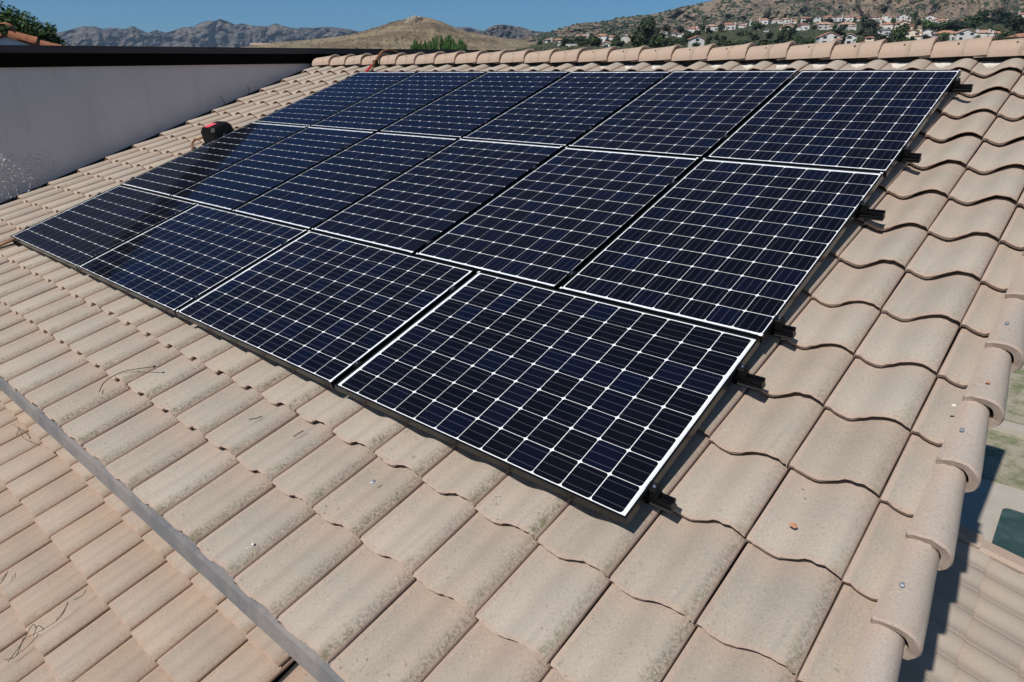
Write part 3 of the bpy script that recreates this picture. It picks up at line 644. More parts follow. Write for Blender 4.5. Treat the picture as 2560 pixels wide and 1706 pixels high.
terrain('brown_knoll', kn, 540, 1480, 300, 900, 1250, 1600, 50, 138, .9, 40, .02, MAT['knoll'], seed=2.2, power=.75)
cap = [(1300,122),(1350,113),(1400,107),(1500,100),(1600,89),(1700,80),(1760,71),(1850,62),(1950,53),(2050,48.5),(2300,45),(2450,46),(2560,40),(2750,36)]
RT = [(30,1060),(40,1010),(46,960),(56,880),(66,800),(76,720),(88,630),(100,540),(112,450),(122,380),(135,290),(150,220)]
def r_of_y(y): return interp(RT, y)
def nbf(x, t):
    y = 148 + (interp(cap, x)-148)*t; return y, r_of_y(y)
terrain('settled_slope', cap, 1290, 2760, 300, 230, 900, 1300, 60, 148, .8, 0, .02, MAT['slope'], rfun=nbf, seed=5.5, yback=25)
def ground_at(x, y):
    r = r_of_y(y); return pxat(x, y, r), r
# rocks crowning the knoll
MAT['rock'] = plain('outcrop_rock', (.30,.25,.19), .95, 0, .4, .5, .6)
roc = tag(empty('rock_outcrop', loc=pxat(1036,52,1240)), 'craggy pale rock outcrop crowning the brown knoll', 'rocks')
rg = random.Random(3)
for i in range(34):
    x = rg.uniform(1012,1052); y = 45 + abs(x-1042)*.35 + rg.uniform(-1,10) if x < 1046 else rg.uniform(44,50)
    c = pxat(x, y, 1215 + rg.uniform(-15,25)); sz = rg.uniform(2.2,5.2); V = []; 
    nlat, nlon = 4, 7
    for a in range(nlat+1):
        for b_ in range(nlon):
            th = math.pi*a/nlat; ph = 2*math.pi*b_/nlon; d = Vector((math.sin(th)*math.cos(ph), math.sin(th)*math.sin(ph), math.cos(th)*.9)); s_ = sz*(1+.45*noise.noise(d*1.7+Vector((i*3.1,0,0)))); V.append(c + d*s_)
    F = [(a*nlon+b_, a*nlon+(b_+1)%nlon, (a+1)*nlon+(b_+1)%nlon, (a+1)*nlon+b_) for a in range(nlat) for b_ in range(nlon)]
    add('rock', mesh('rock', V, F), MAT['rock'], roc)

# ------------------------------------------------------------------ houses on the slope
MAT['hw1'] = plain('house_white', (.60,.575,.54), .8, 0, .06, .6); MAT['hw2'] = plain('house_cream', (.66,.57,.44), .8, 0, .06, .6); MAT['hw3'] = plain('house_grey', (.55,.53,.50), .8, 0, .06, .6)
MAT['rr'] = plain('roof_red', (.34,.15,.095), .9, 0, .25, 1.2); MAT['ro'] = plain('roof_orange', (.42,.215,.13), .9, 0, .22, 1.2); MAT['rp'] = plain('roof_pink', (.40,.255,.19), .9, 0, .2, 1.2); MAT['rg'] = plain('roof_grey', (.13,.125,.12), .9, 0, .25, 1.2); MAT['rd'] = plain('roof_dark_red', (.2,.095,.07), .9, 0, .25, 1.2)
MAT['win'] = plain('window_glass', (.03,.035,.04), .15, 0, .2, 1)
RN = {'rr':'red','ro':'orange','rp':'pinkish','rg':'grey','rd':'dark red'}; WN = {'hw1':'white','hw2':'cream','hw3':'grey'}
HS = [ # x0, x1, base y, storeys, wall, roof, orientation (gable to us?), row
 (1362,1382,110,1,'hw1','rp',0,'L'),(1384,1406,110,1,'hw2','ro',0,'L'),(1506,1527,123,1,'hw1','rp',1,'L'),(1518,1545,102,1,'hw1','ro',0,'M'),(1547,1565,111,2,'hw1','rp',1,'L'),(1567,1589,107,2,'hw2','ro',0,'L'),
 (1598,1622,100,1,'hw1','rp',0,'M'),(1647,1673,95,1,'hw3','rg',0,'M'),(1680,1697,91,1,'hw1','rr',1,'M'),(1720,1750,86,2,'hw1','rr',0,'M'),(1763,1792,79,2,'hw1','rp',0,'M'),(1802,1836,75,2,'hw1','rr',0,'M'),
 (1721,1757,121,2,'hw1','ro',1,'L'),(1846,1866,70,1,'hw1','rp',0,'M'),(1873,1890,65,2,'hw1','ro',1,'U'),(1897,1922,61.5,2,'hw1','ro',0,'U'),(1930,1947,60,2,'hw1','ro',0,'U'),(1909,1920,80,1,'hw1','rg',1,'M'),
 (1950,1972,60,2,'hw1','rp',0,'U'),(1976,1998,59,1,'hw1','ro',0,'U'),(1955,1987,75,1,'hw2','ro',1,'M'),(1990,2020,76,2,'hw1','rd',0,'M'),(2001,2023,57,2,'hw1','rr',0,'U'),(2034,2051,56,2,'hw1','rd',1,'U'),
 (2037,2078,74.5,2,'hw1','rp',0,'M'),(2058,2081,54,2,'hw1','rr',0,'U'),(2084,2106,54,2,'hw1','rd',0,'U'),(2110,2134,54,2,'hw1','rr',0,'U'),(2141,2170,53,1,'hw1','rr',0,'U'),(2172,2198,55,2,'hw1','rd',0,'U'),
 (2094,2135,75.5,2,'hw3','rp',0,'M'),(2204,2229,56,2,'hw1','ro',1,'U'),(2240,2272,55,2,'hw1','rp',1,'U'),(2199,2230,75.5,2,'hw1','rr',0,'M'),(2232,2273,75,2,'hw2','rr',1,'M'),(2195,2224,93,2,'hw1','rg',0,'L'),
 (2044,2092,114,2,'hw1','ro',1,'L'),(2101,2135,114,2,'hw1','rp',1,'L'),(2160,2182,118,2,'hw2','rr',0,'L'),(2259,2298,103,2,'hw2','ro',1,'L'),(2301,2337,58,2,'hw1','rr',1,'U'),(2338,2363,58,1,'hw1','ro',0,'U'),
 (2364,2392,60,1,'hw1','rr',1,'U'),(2400,2418,58,1,'hw1','ro',0,'U'),(2291,2303,75.5,1,'hw2','ro',1,'M'),(2298,2337,101,2,'hw1','rg',1,'L'),(2338,2384,104,2,'hw1','ro',0,'L'),(2386,2428,104,2,'hw1','rp',1,'L'),
 (2430,2470,102,2,'hw1','rp',0,'L'),(2472,2498,103,2,'hw1','ro',0,'L'),(2499,2512,100,2,'hw1','rr',1,'L'),(2526,2575,118,2,'hw1','rr',0,'L'),(2546,2580,43,1,'hw1','rr',0,'U'),(2270,2300,119,1,'hw1','rr',0,'L')]
rg = random.Random(21); seen = {}
for i in range(34):                   # smaller houses half hidden between the others
    x = rg.uniform(1400,1720) if i < 16 else rg.uniform(1760,2560); c_ = interp(cap, x); y = rg.uniform(c_+3, min(c_+20, 112)); r_ = interp([(40,1010),(56,880),(76,720),(100,540),(122,380)], y); w_ = rg.uniform(8,11)*FPX/r_
    if any(abs((h[0]+h[1])/2-x) < (h[1]-h[0])/2+w_*.4 and abs(h[2]-y) < 9 for h in HS): continue
    HS.append((x-w_/2, x+w_/2, y, rg.choice((1,2)), rg.choice(('hw1','hw1','hw2','hw3')), rg.choice(('rr','ro','rp','rp','rd')), rg.choice((0,1)), 'L' if y > 90 else 'M' if y > 64 else 'U'))
ORDN = ['first','second','third','fourth','fifth','sixth','seventh','eighth','ninth','tenth','eleventh','twelfth','thirteenth','fourteenth','fifteenth','sixteenth','seventeenth','eighteenth','nineteenth','twentieth','twenty-first','twenty-second','twenty-third','twenty-fourth','twenty-fifth','twenty-sixth','twenty-seventh','twenty-eighth','twenty-ninth','thirtieth']
HS.sort(key=lambda h: h[0]+h[1])
for x0, x1, yb, st, wm, rm_, gab, row in HS:
    xc = (x0+x1)/2; base, r = ground_at(xc, yb); pxm = math.hypot(r, base.z)/FPX
    Wd = (x1-x0)*pxm*.86; H = (2.3 if st == 1 else 4.1); D = Wd*rg.uniform(.6,.75); rise = min(Wd, 14)*(.16 if not gab else .19)
    yaw = math.atan2(base.y-CAM.y, base.x-CAM.x) - math.pi/2 + rg.uniform(-.45,.45)
    mw = Matrix.Translation(base) @ Matrix.Rotation(yaw, 4, 'Z')
    seen[row] = seen.get(row, 0) + 1
    e = empty('hillside_house', mw); rown = {'L':'lowest','M':'middle','U':'highest'}[row]
    tag(e, '%s house with %s roof, %s from left in the %s row of hillside houses' % (WN[wm], RN[rm_], ORDN[seen[row]-1], rown), 'house', 'houses on the far hillside')
    mb = MB(); mb.box((-Wd/2,-D/2,-3),(Wd/2,D/2,H))
    if gab: mb.q([(-Wd/2,-D/2-.01,H-.02),(Wd/2,-D/2-.01,H-.02),(0,-D/2-.01,H+rise)])
    mb.build('wall', MAT[wm], e, mw)
    ov = .5; mb = MB(); hw, hd = Wd/2+ov, D/2+ov
    if gab:
        mb.prism([(-hw,H-.1),(0,H+rise+.2),(hw,H-.1),(hw,H+.15),(0,H+rise+.5),(-hw,H+.15)], -hd, hd, lambda a,b,d:(a,d,b))
    else:
        rl = max(.5, hw-hd*.9); k = len(mb.v)
        mb.v += [Vector(p) for p in ((-hw,-hd,H),(hw,-hd,H),(hw,hd,H),(-hw,hd,H),(-rl,0,H+rise),(rl,0,H+rise))]; mb.f += [(0,1,5,4),(2,3,4,5),(1,2,5),(3,0,4),(3,2,1,0)]
    rf = mb.build('roof', MAT[rm_], e, mw)
    if rg.random() < .45:
        cx = rg.choice((-1,1))*Wd*rg.uniform(.25,.47); mb = MB(); mb.box((cx-.55,-D/2-.25,0),(cx+.55,-D/2+.7,H+rise*.75+.5)); mb.box((cx-.7,-D/2-.4,H+rise*.75+.51),(cx+.7,-D/2+.85,H+rise*.75+.75)); mb.build('chimney', MAT[wm], e, mw)
    nwin = max(1, int(Wd/4))
    for s_ in range(st):
        for q in range(nwin):
            if rg.random() < .25: continue
            wx = -Wd/2 + Wd*(q+.5)/nwin; wz = .8 + s_*2.4; ww = rg.uniform(.7,1.3)
            mb = MB(); mb.box((wx-ww,-D/2-.06,wz),(wx+ww,-D/2-.015,wz+1.25)); mb.build('window', MAT['win'], e, mw)
    if rg.random() < .6:   # garage or wing
        wx = rg.choice((-1,1))*Wd*.34; mb = MB(); ww = Wd*.17; mb.box((wx-ww,-D/2-3,-3),(wx+ww,-D/2-.02,H*.55)); mb.build('wing_wall', MAT[wm], e, mw)
        mb = MB(); mb.prism([(wx-ww-.4,H*.55),(wx+ww+.4,H*.55),(wx,H*.55+rise*.55)], -D/2-3.4, -D/2-.03, lambda a,b,d:(a,d,b)); mb.build('wing_roof', MAT[rm_], e, mw)

# ------------------------------------------------------------------ trees
def mat_leaf(name, a, b):
    t = NT(name); c = t.coord(); r = t.rnd(); n_ = t.noise(c, 1.3, 4, .7)
    k = t.mix(t.ramp(n_,.3,.7), a, b); h = t.n('ShaderNodeHueSaturation'); t.l(k, h.inputs['Color']); t.l(t.math('MULTIPLY_ADD', r, .5, .75), h.inputs['Value']); t.l(t.math('MULTIPLY_ADD', r, .03, .485), h.inputs['Hue'])
    t.set(h.outputs[0], .75, 0, .3); return t.m
MAT['leaf'] = mat_leaf('foliage', (.028,.048,.02), (.065,.085,.03)); MAT['leaf_dark'] = mat_leaf('foliage_dark', (.017,.03,.016), (.04,.055,.026)); MAT['leaf_bright'] = mat_leaf('foliage_bright', (.045,.095,.022), (.09,.16,.04)); MAT['leaf_shrub'] = mat_leaf('foliage_shrub', (.045,.058,.03), (.075,.08,.045))
MAT['bark'] = plain('bark', (.09,.065,.045), .95, 0, .3, 6)
def crown(name, seed, nq, size, sx, sz, lobes, mat):
    rg = random.Random(seed); V = []; F = []
    L = [(Vector((rg.uniform(-.55,.55)*sx, rg.uniform(-.55,.55)*sx, rg.uniform(-.5,.6)*sz)), rg.uniform(.35,.62)) for _ in range(lobes)]
    for i in range(nq):
        c, rr = rg.choice(L); d = Vector((rg.gauss(0,1), rg.gauss(0,1), rg.gauss(0,1))).normalized(); rad = rr*(rg.random()**.28)
        p = c + Vector((d.x*rad*sx, d.y*rad*sx, d.z*rad*sz)); nn = (d + Vector((rg.gauss(0,.5), rg.gauss(0,.5), rg.gauss(0,.5)+.3))).normalized()
        a = nn.orthogonal().normalized(); b = nn.cross(a); s1 = size*rg.uniform(.6,1.4); s2 = s1*rg.uniform(.5,.9); k = len(V); th = rg.random()*6.28; a2 = a*math.cos(th)+b*math.sin(th); b2 = nn.cross(a2)
        V += [p-a2*s1, p+b2*s2, p+a2*s1*1.1+nn*s1*.25, p-b2*s2*.8]; F.append((k,k+1,k+2,k+3))
    me = mesh(name, V, F); me.materials.append(mat); return me
def trunk_mesh(name, seed, h, r):
    rg = random.Random(seed); mb = MB(); mb.tube(spline([(0,0,-.3),(rg.uniform(-.1,.1),0,h*.4),(rg.uniform(-.2,.2),rg.uniform(-.2,.2),h*.8)],4), [r*(1-.08*i) for i in range(9)], 7)
    for i in range(4):
        a = rg.random()*6.28; d = Vector((math.cos(a),math.sin(a),.8)); mb.tube([(0,0,h*.5),tuple(Vector((0,0,h*.5))+d*h*.3)], [r*.5,r*.2], 5)
    me = mesh(name, mb.v, mb.f); me.materials.append(MAT['bark']); return me
CR = {'round':[crown('crown', 100+i, 420, .15, 1.0, .85, 7, MAT['leaf']) for i in range(3)], 'dark':[crown('crown', 110+i, 420, .15, 1.0, .9, 7, MAT['leaf_dark']) for i in range(3)], 'tall':[crown('crown', 120+i, 380, .15, .55, 1.25, 6, MAT['leaf_dark']) for i in range(2)], 'light':[crown('crown', 130+i, 420, .15, 1.0, .85, 7, MAT['leaf_bright']) for i in range(2)]}
TKM = [trunk_mesh('trunk', 140+i, 1.6, .09) for i in range(3)]
def palm_crown(seed):
    rg = random.Random(seed); V = []; F = []
    for i in range(22):
        a = rg.random()*6.28; el = rg.uniform(-.6,1.1); pr = None
        for s_ in range(5):
            t = s_/4; rr = 1.0*t; p = Vector((math.cos(a)*rr*math.cos(el*.6), math.sin(a)*rr*math.cos(el*.6), el*.7*t - .75*t*t)); w_ = .13*math.sin(math.pi*min(.97,t+.12)); sd = Vector((-math.sin(a),math.cos(a),0))*w_
            V += [p-sd, p+sd]
            if pr is not None: F.append((pr, pr+1, len(V)-1, len(V)-2))
            pr = len(V)-2
    me = mesh('fronds', V, F); me.materials.append(MAT['leaf']); return me
PC = [palm_crown(i) for i in range(2)]
KN = {'round':'rounded green tree','dark':'dark green bushy tree','tall':'tall narrow dark tree','light':'bright green tree','palm':'palm tree'}
TREES = []   # x, base y, width px, height px, kind
rg = random.Random(77)
TREES += [(1612,122,62,66,'dark'),(1588,124,40,40,'round'),(1640,124,44,34,'round'),(1664,124,40,30,'round'),(1622,118,34,62,'tall'),(2240,113,36,42,'round'),(2160,75,34,28,'dark'),(2180,76,30,20,'dark'),(1885,78,34,22,'round'),(1905,78,20,16,'round'),(1962,112,34,34,'dark'),(1980,116,40,24,'round'),(1955,118,30,30,'dark'),(1440,118,34,24,'dark'),(1462,118,30,22,'round'),(1485,122,44,30,'round'),(1420,112,22,14,'round'),(1404,110,14,10,'dark'),(1350,114,20,12,'dark'),(1536,122,30,22,'round'),(1742,122,24,14,'dark'),(1772,112,22,20,'dark'),(1740,100,26,20,'dark'),(1724,102,22,16,'dark'),(1640,92,18,18,'dark'),(1668,88,24,22,'dark'),(1706,88,30,18,'dark'),(1754,78,18,16,'round'),(2318,82,28,28,'light'),(2345,82,36,24,'round'),(2372,80,34,20,'dark'),(2400,78,36,22,'dark'),(2430,72,44,26,'round'),(2450,66,40,30,'dark'),(2490,60,44,26,'dark'),(2520,58,38,22,'dark'),(2545,92,50,40,'dark'),(2515,112,34,30,'round'),(2535,118,30,22,'dark'),(2480,88,26,14,'round'),(2150,118,22,24,'palm'),(2140,118,20,22,'palm'),(2350,106,24,22,'palm'),(2406,104,22,20,'palm'),(2440,106,18,16,'palm'),(2465,106,16,14,'palm'),(2270,60,16,26,'palm'),(2285,60,10,26,'tall'),(2202,54,10,16,'palm'),(1950,60,8,14,'tall'),(1996,60,10,13,'palm'),(1790,80,8,10,'palm'),(2280,98,20,18,'palm'),(2205,92,24,10,'dark'),(2380,104,14,10,'dark'),(2255,78,22,12,'dark'),(2120,110,24,18,'round'),(2180,112,40,28,'dark'),(2205,116,40,24,'dark'),(2088,112,18,10,'dark'),(1800,118,30,20,'dark'),(1830,122,36,16,'round'),(1870,122,40,18,'dark'),(1910,118,44,18,'round'),(1700,116,28,16,'round'),(1925,98,24,14,'dark'),(1850,92,22,12,'round'),(1812,100,20,10,'dark'),(2085,78,14,12,'dark'),(2027,60,10,12,'dark'),(2054,58,8,10,'dark'),(2108,58,8,10,'dark'),(2136,57,8,12,'round'),(2232,60,14,12,'round')]
for i in range(110):   # bands of trees between the rows of houses
    x = rg.uniform(1395,2560); c_ = interp(cap, x); y = rg.uniform(max(c_+6, 60), 122)
    TREES.append((x, y, rg.uniform(10,24)*(.5+y/130), rg.uniform(9,18)*(.5+y/130), rg.choice(['round','dark','dark','tall'])))
TREES.sort(key=lambda t: t[0]); cnt = {}
tot = {}
for t_ in TREES: tot[t_[4]] = tot.get(t_[4], 0)+1
def ordi(n):
    return '%d%s' % (n, 'th' if 10 <= n % 100 <= 20 else {1:'st',2:'nd',3:'rd'}.get(n % 10, 'th'))
for x, yb, wp, hp, kd in TREES:
    base, r = ground_at(x, min(yb,147)); pxm = r/FPX; Wd = wp*pxm; Hh = hp*pxm; cnt[kd] = cnt.get(kd,0)+1
    mw = Matrix.Translation(base - Vector((0,0,.4))); e = empty('hillside_palm' if kd == 'palm' else 'hillside_tree', mw)
    tag(e, '%s on the far hillside, %s of its kind counted from the left' % (KN[kd], ordi(cnt[kd])), 'palm' if kd == 'palm' else 'tree', 'trees among the hillside houses')
    if kd == 'palm':
        th = Hh*.75; mb = MB(); mb.tube([(0,0,-.5),(0,0,th)], [.45,.3], 6); mb.build('trunk', MAT['bark'], e, mw)
        add('fronds', rg.choice(PC), None, e, mw @ Matrix.Translation((0,0,th)) @ Matrix.Diagonal((Wd*.55,Wd*.55,Wd*.6,1)))
    else:
        sc = (Wd/2/(.62 if kd == 'tall' else 1.05)); zs = Hh/2/(1.3 if kd == 'tall' else .95)
        add('crown', rg.choice(CR[kd]), None, e, mw @ Matrix.Translation((0,0,Hh*.54)) @ Matrix.Rotation(rg.random()*6.28,4,'Z') @ Matrix.Diagonal((sc,sc,zs,1)))
        add('trunk', rg.choice(TKM), None, e, mw @ Matrix.Diagonal((Hh*.3,Hh*.3,Hh*.35,1)))
# chaparral over the slopes: uncountable scrub
def scrub(name, mat, label, spots, seed):
    rg = random.Random(seed); V = []; F = []
    for c, s_ in spots:
        n_ = 5; k = len(V); V.append(c + Vector((0,0,s_*rg.uniform(.7,1.1)))); a0 = rg.random()*6.28
        for zz, rr in ((.55,.85),(.0,1.0)):
            for j in range(n_):
                a = a0 + 6.283*j/n_; q = s_*rr*rg.uniform(.65,1.25); V.append(c + Vector((math.cos(a)*q, math.sin(a)*q, s_*zz*rg.uniform(.6,1.2) - (.6 if zz == 0 else 0))))
        for j in range(n_):
            l = (j+1)%n_; F.append((k, k+1+j, k+1+l)); F.append((k+1+j, k+1+n_+j, k+1+n_+l, k+1+l))
    o = add(name, mesh(name, V, F), mat); tag(o, label, 'scrub', kind='stuff'); return o
rg = random.Random(8); sp = []
for i in range(7000):
    x = rg.uniform(1330,2640); c_ = interp(cap, x); y = rg.uniform(c_+1, 140)
    if fbm((x*.012, y*.05, 2.0), 3) < -.12 and rg.random() < .8: continue
    b_, r = ground_at(x, y); sp.append((b_, rg.uniform(.6,1.7)))
scrub('chaparral', MAT['leaf_shrub'], 'low grey-green scrub covering the settled slope between the houses', sp, 1)
sp = []; 
from mathutils.bvhtree import BVHTree
def drop(obname, spots_px, r_start):
    me = bpy.data.objects[obname].data; bv = BVHTree.FromPolygons([v.co for v in me.vertices], [tuple(p.vertices) for p in me.polygons]); out = []
    for x, y, s_ in spots_px:
        hit = bv.ray_cast(CAM, pxdir(x, y))
        if hit[0] is not None: out.append((hit[0], s_))
    return out
cand = []
for i in range(5200):
    x = rg.uniform(1330,2620); y0 = max(-60, interp(rh, x)); y = y0 + (115-y0)*rg.random()
    dn = fbm((x*.008, y*.016, 5.0), 4)
    if dn < .05 and rg.random() < .82: continue
    cand.append((x, y, rg.uniform(1.6,4.6)))
scrub('hill_scrub', MAT['leaf_dark'], 'dark shrubs and oaks dotted over the dry hills at right', drop('right_hills', cand, 1000), 2)
cand = [(rg.uniform(640,1400), rg.uniform(50,125), rg.uniform(.5,1.2)) for i in range(1500)]
cand += [(x, interp(kn,x)+rg.uniform(.5,3), rg.uniform(.7,1.6)) for x in [rg.uniform(870,1060) for _ in range(50)]]
scrub('knoll_scrub', MAT['leaf_shrub'], 'sparse dry scrub on the brown knoll', drop('brown_knoll', cand, 600), 3)
# low wall and flat building beyond
base, r = ground_at(1418, 119); mw = Matrix.Translation(base) @ Matrix.Rotation(math.atan2(base.y-CAM.y, base.x-CAM.x)-math.pi/2, 4, 'Z')
mb = MB(); mb.box((-5.2,0,-1),(5.2,.6,1.6)); mb.box((-5.4,-.1,1.61),(5.4,.7,1.75)); tag(mb.build('retaining_wall', MAT['hw1'], None, mw), 'low white retaining wall at the left foot of the settled slope', 'wall')
base = pxat(655,117.5,1400); mw = Matrix.Translation(base) @ Matrix.Rotation(math.atan2(base.y-CAM.y, base.x-CAM.x)-math.pi/2, 4, 'Z'); e = tag(empty('distant_building', mw), 'long low pinkish-roofed building left of the brown knoll', 'building')
mb = MB(); mb.box((-20,-6,-6),(20,6,2.5)); mb.build('wall', MAT['hw1'], e, mw); mb = MB(); mb.prism([(-21,2.5),(21,2.5),(18,6),(-18,6)], -7, 7, lambda a,b,d:(a,d*(1 if b<3 else .3),b)); mb.build('roof', MAT['rp'], e, mw)
mb = MB(); mb.box((12,-8,-1),(16,-6.05,2.2)); mb.build('garage', MAT['white'], e, mw)

# ------------------------------------------------------------------ conifers behind the ridge
def shoot_mesh(seed):
    rg = random.Random(seed); V = []; F = []
    tips = [(Vector((rg.uniform(-.38,.38), rg.uniform(-.38,.38), 0)), rg.uniform(.86,1.0)) for _ in range(9)] + [(Vector((0,0,0)), 1.0)]
    for i in range(3600):
        c, hz = rg.choice(tips); z = rg.random()**.8; rr = (.05 + .2*(1-z)**.5)*rg.random()**.5; a = rg.random()*6.28; p = Vector((c.x*(.55+.45*z)+math.cos(a)*rr, c.y*(.55+.45*z)+math.sin(a)*rr, z*hz)); d = Vector((math.cos(a)*.3+c.x*.4+rg.gauss(0,.15), math.sin(a)*.3+c.y*.4+rg.gauss(0,.15), .9)).normalized()
        l = rg.uniform(.03,.075); sd = d.cross(Vector((rg.gauss(0,1),rg.gauss(0,1),rg.gauss(0,.3)))).normalized()*rg.uniform(.012,.03); k = len(V); V += [p-sd, p+sd, p+Vector((d.x*l*1.6,d.y*l*1.6,d.z*l))]; F.append((k,k+1,k+2))
    me = mesh('crown', V, F); me.materials.append(MAT['leaf_bright']); return me
SM = [shoot_mesh(i) for i in range(3)]
for i, (x, yt, wp) in enumerate([(1036,104,26),(1053,106,24),(1073,104,26),(1083,100,22),(1102,93,30),(1125,90,36),(1148,106,24),(1158,109,18)]):
    D_ = 60 + (i*7) % 9; topp = pxat(x, yt, D_); hgt = topp.z + 6.0; base = Vector((topp.x, topp.y, -6.0)); e = empty('conifer_tree', loc=base)
    tag(e, 'bright green pointed conifer top behind the ridge, %s from the left in its clump' % ['first','second','third','fourth','fifth','sixth','seventh','eighth'][i], 'tree', 'conifers behind the ridge')
    Wd = wp*D_/FPX; add('crown', SM[i%3], None, e, Matrix.Translation(base + Vector((0,0,hgt-5.2))) @ Matrix.Rotation(i*1.3,4,'Z') @ Matrix.Diagonal((Wd*1.35,Wd*1.35,5.2,1)))
    mb = MB(); mb.tube([base, base+Vector((0,0,hgt-2.0))], [.16,.05], 7); mb.build('trunk', MAT['bark'], e)

# ------------------------------------------------------------------ neighbour's gable and the tree behind it, far left
P0 = pxat(8, 66, 16.0); P1 = pxat(172, 121, 15.94); P1.z += 0.0
gx = Vector((P1.x-P0.x, P1.y-P0.y, 0)); run = gx.length; gx.normalize(); fallz = P0.z-P1.z; gy = Vector((-gx.y, gx.x, 0)); 
if gy.dot(P0-CAM) < 0: gy = -gy
sl = fallz/run; mwN = Matrix(((gx.x,gy.x,0,P0.x),(gx.y,gy.y,0,P0.y),(0,0,1,0),(0,0,0,1)))
nh = tag(empty('neighbour_house', mwN @ Matrix.Translation((0,0,-6))), 'neighbouring house gable with white barge board and red-brown barrel tiles at far left', 'house')
hz = P0.z-.17; ex = 2.6
mb = MB(); mb.prism([(-ex,-6),(ex,-6),(ex,hz-.32-ex*sl),(0,hz-.32),(-ex,hz-.32-ex*sl)], .35, 8, lambda a,b,d:(a,d,b)); mb.build('gable_wall', MAT['stucco2'], nh, mwN)
mb = MB(); mb.prism([(-ex,hz-ex*sl),(0,hz),(ex,hz-ex*sl),(ex,hz-.34-ex*sl),(0,hz-.34),(-ex,hz-.34-ex*sl)], .0, .34, lambda a,b,d:(a,d,b)); mb.build('barge_board', MAT['white'], nh, mwN)
mb = MB(); mb.prism([(-ex-.2,hz+.03-(ex+.2)*sl),(0,hz+.03),(ex+.2,hz+.03-(ex+.2)*sl),(ex+.2,hz+.002-(ex+.2)*sl),(0,hz+.002),(-ex-.2,hz+.002-(ex+.2)*sl)], -.05, 8.2, lambda a,b,d:(a,d,b)); nroof = mb.build('roof', MAT['tile_red'], nh, mwN)
NB = [ridge_mesh('rake_barrel', 95+i, .42) for i in range(2)]; an = math.atan(sl)
for side in (1,-1):
    for i in range(8):
        a = .05 + i*.36
        mw = mwN @ Matrix.Translation((side*a*math.cos(an), .0, hz+.05-a*math.sin(an))) @ Matrix.Rotation(side*an, 4, 'Y') @ (Matrix.Identity(4) if side == 1 else Matrix.Rotation(math.pi,4,'Z'))
        add('barrel_tile', NB[i%2], MAT['tile_red'], nroof, mw)
add('barrel_tile', NB[0], MAT['tile_red'], nroof, mwN @ Matrix.Translation((0,-.1,hz+.12)) @ Matrix.Rotation(math.pi/2,4,'Z'))
tb = pxat(40, 100, 21.0); tb.z = -6.0; e = empty('leafy_tree', loc=tb); tag(e, 'dark green leafy tree rising behind the neighbouring gable at far left', 'tree')
rg = random.Random(12); V = []; F = []
LB = [(pxat(x,y,D_), rr) for x,y,D_,rr in ((-30,62,21,.55),(8,55,20.6,.42),(20,75,21.5,.45),(50,68,20.8,.40),(68,58,21.2,.24),(60,85,20.5,.35),(96,82,21,.22),(104,92,20.6,.30),(118,78,21.2,.2),(128,70,21,.12),(125,98,20.8,.2),(148,103,20.7,.13),(0,95,20.6,.5),(40,105,20.9,.5),(90,108,20.8,.45),(10,40,21,.16))]
for i in range(6500):
    c, rr = rg.choices(LB, [l[1]**2 for l in LB])[0]; d = Vector((rg.gauss(0,1),rg.gauss(0,1),rg.gauss(0,1))).normalized(); p = c + d*(rr*rg.random()**.35*1.05); nn = (d*.6+Vector((rg.gauss(0,.5),rg.gauss(0,.5),rg.gauss(0,.5)+.5))).normalized(); a = nn.orthogonal().normalized(); b_ = nn.cross(a); th = rg.random()*6.28; a2 = a*math.cos(th)+b_*math.sin(th); b2 = nn.cross(a2); s1 = rg.uniform(.025,.055); k = len(V)
    V += [p-a2*s1, p+b2*s1*.55-nn*s1*.1, p+a2*s1*1.2-nn*s1*.3, p-b2*s1*.55-nn*s1*.1]; F.append((k,k+1,k+2,k+3))
MAT['leaf_near'] = mat_leaf('foliage_near', (.022,.045,.014), (.06,.095,.03)); add('crown', mesh('crown', V, F), MAT['leaf_near'], e)
mb = MB(); mb.tube(spline([tb, tb+Vector((.1,0,2)), tb+Vector((0,.1,4.2))],4), [.16,.15,.14,.14,.13,.12,.11,.1,.09], 8)
for c, rr in LB[:12]: mb.tube(spline([tb+Vector((0,.1,4.0)), (tb+Vector((0,0,5.2))+c)/2, c],3), [.06,.05,.04,.03,.025,.02,.012], 5)
mb.build('trunk', MAT['bark'], e)
# ------------------------------------------------------------------ small things lying on the roof
def zip_tie(pts, r, label, head=True):
    e = empty('cable_tie', loc=pts[0]); tag(e, label, 'cable tie')
    mb = MB(); mb.tube(spline(pts, 7), r, 5); mb.build('strap', MAT['plastic'], e)
    if head: mb = MB(); mb.tube([pts[-1]-Vector((0,0,.004)), pts[-1]+Vector((0,0,.004))], .006, 6); mb.build('lock_head', MAT['plastic'], e)
def onroof(x, y, n):   # roof point on a sight line
    d = pxdir(x, y); o = CAM; nr = Vector((0,-SA,CA)); t = (n - o.dot(nr))/d.dot(nr); return o + d*t
zip_tie([onroof(248,980,-.085), onroof(262,955,-.10), onroof(300,932,-.072), onroof(340,923,-.072), onroof(386,917,-.085)], .0022, 'thin black cable tie curling on the tiles near the eave')
zip_tie([onroof(568,263,-.14), onroof(556,250,-.04), onroof(550,242,.03)], .004, 'loose black cable tie end sticking up by the block wall, lower one', False)
zip_tie([onroof(623,236,-.14), onroof(622,222,-.03), onroof(617,215,.03)], .004, 'loose black cable tie end sticking up by the block wall, upper one', False)
def stick(pts, r, name, label, mat='twig'):
    mb = MB(); mb.tube(spline(pts, 4), r, 5); tag(mb.build(name, MAT[mat], None), label, 'twig')
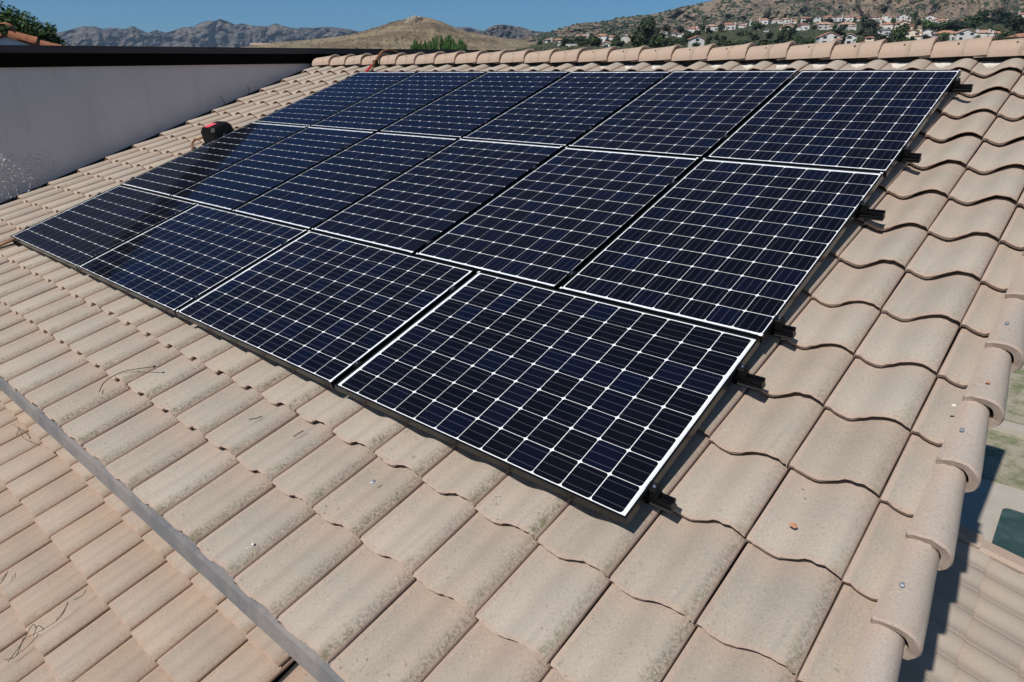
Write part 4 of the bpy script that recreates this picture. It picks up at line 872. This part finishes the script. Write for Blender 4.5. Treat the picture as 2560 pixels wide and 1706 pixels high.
stick([onroof(623,1049,-.09), onroof(640,1046,-.085), onroof(655,1041,-.085)], .003, 'twig', 'short dry twig on the tiles below the middle of the bottom panel row')
stick([onroof(733,1092,-.09), onroof(748,1083,-.085), onroof(759,1077,-.085)], .003, 'twig', 'short straight twig lying right of the other twig below the panels')
stick([onroof(927,1208,-.075), onroof(933,1205,-.073), onroof(938,1202,-.075)], .005, 'screw', 'small grey screw lying on a tile crest below the front panel', 'zinc')
def onlow(x, y, n):
    d = pxdir(x, y); nr = Vector((0,-SA,CA)); o = CAM - OFF2; t = (n - o.dot(nr))/d.dot(nr); return CAM + d*t
rg = random.Random(4)
def tw(label, pl):
    e = empty('dry_twigs', loc=onlow(*pl[0][0], -.1)); tag(e, label, 'twigs')
    for l in pl:
        mb = MB(); mb.tube(spline([onlow(x, y, -.09 + rg.uniform(-.01,.025)) for x, y in l], 5), .0022, 4); mb.build('twig', MAT['twig'], e)
tw('wispy dry twig strands on the lower left roof near the bottom left corner', [[(10,1650),(40,1640),(60,1600),(100,1578),(150,1545),(170,1505)],[(20,1655),(52,1612),(58,1596)],[(30,1648),(70,1615),(98,1585)],[(60,1598),(82,1562),(90,1570)],[(170,1508),(158,1530),(140,1552)]])
tw('thin dry grass stems on the lower left roof under the eave', [[(30,1060),(50,1075),(58,1095),(80,1105)],[(48,1070),(42,1090)],[(185,1500),(205,1490),(215,1476)]])
tw('bent dry stem against the left picture edge on the lower left roof', [[(0,1460),(10,1448),(20,1428)],[(2,1452),(16,1434)]])
# crumbs of mortar and dead leaves
def crumb(p, s_, mat, label, cat):
    rg2 = random.Random(int(p.x*1000)); V = []; n_ = 6
    V.append(p + Vector((0,0,s_*.45)))
    for j in range(n_):
        a = 6.283*j/n_; q = s_*rg2.uniform(.6,1.1); V.append(p + Vector((math.cos(a)*q, math.sin(a)*q*.6, math.sin(a)*q*.22 - s_*.1)))
    o = add(cat.replace(' ','_'), mesh('crumb', V, [(0,1+j,1+(j+1)%n_) for j in range(n_)] + [tuple(range(n_,0,-1))]), MAT[mat]); tag(o, label, cat)
MAT['leafdry'] = plain('dead_leaf', (.42,.2,.1), .8)
crumb(onroof(632,1360,-.085), .010, 'mortar', 'white mortar crumb on a tile near the eave, upper of two', 'crumb'); crumb(onroof(617,1371,-.09), .008, 'mortar', 'white mortar crumb on a tile near the eave, lower of two', 'crumb')
crumb(onroof(1982,1312,-.115), .016, 'leafdry', 'small orange dead leaf in the pan of a right-hand tile', 'dead leaf')
crumb(onroof(2386,1013,-.07), .012, 'mortar', 'pale seed husk beside the rake tiles at right', 'husk')
crumb(onroof(2008,1224,-.085), .005, 'twig', 'tiny dark pebble on a right-hand tile', 'pebble')
crumb(onroof(2470,955,-.066), .011, 'leafdry', 'brown dead leaf scrap on a rake tile at right', 'leaf scrap')
# ------------------------------------------------------------------ haze
t = NT('haze_air'); t.t.nodes.remove(t.b); vol = t.n('ShaderNodeVolumePrincipled'); vol.inputs['Color'].default_value = (.55,.76,1,1); vol.inputs['Density'].default_value = 7e-5; vol.inputs['Anisotropy'].default_value = 0.3
t.l(vol.outputs[0], t.out.inputs['Volume'])
mb = MB(); mb.box((-9600,-9600,-8),(9600,9600,560)); hz_ = mb.build('haze', t.m); tag(hz_, 'thin pale blue air haze over the valley', 'haze', kind='stuff')
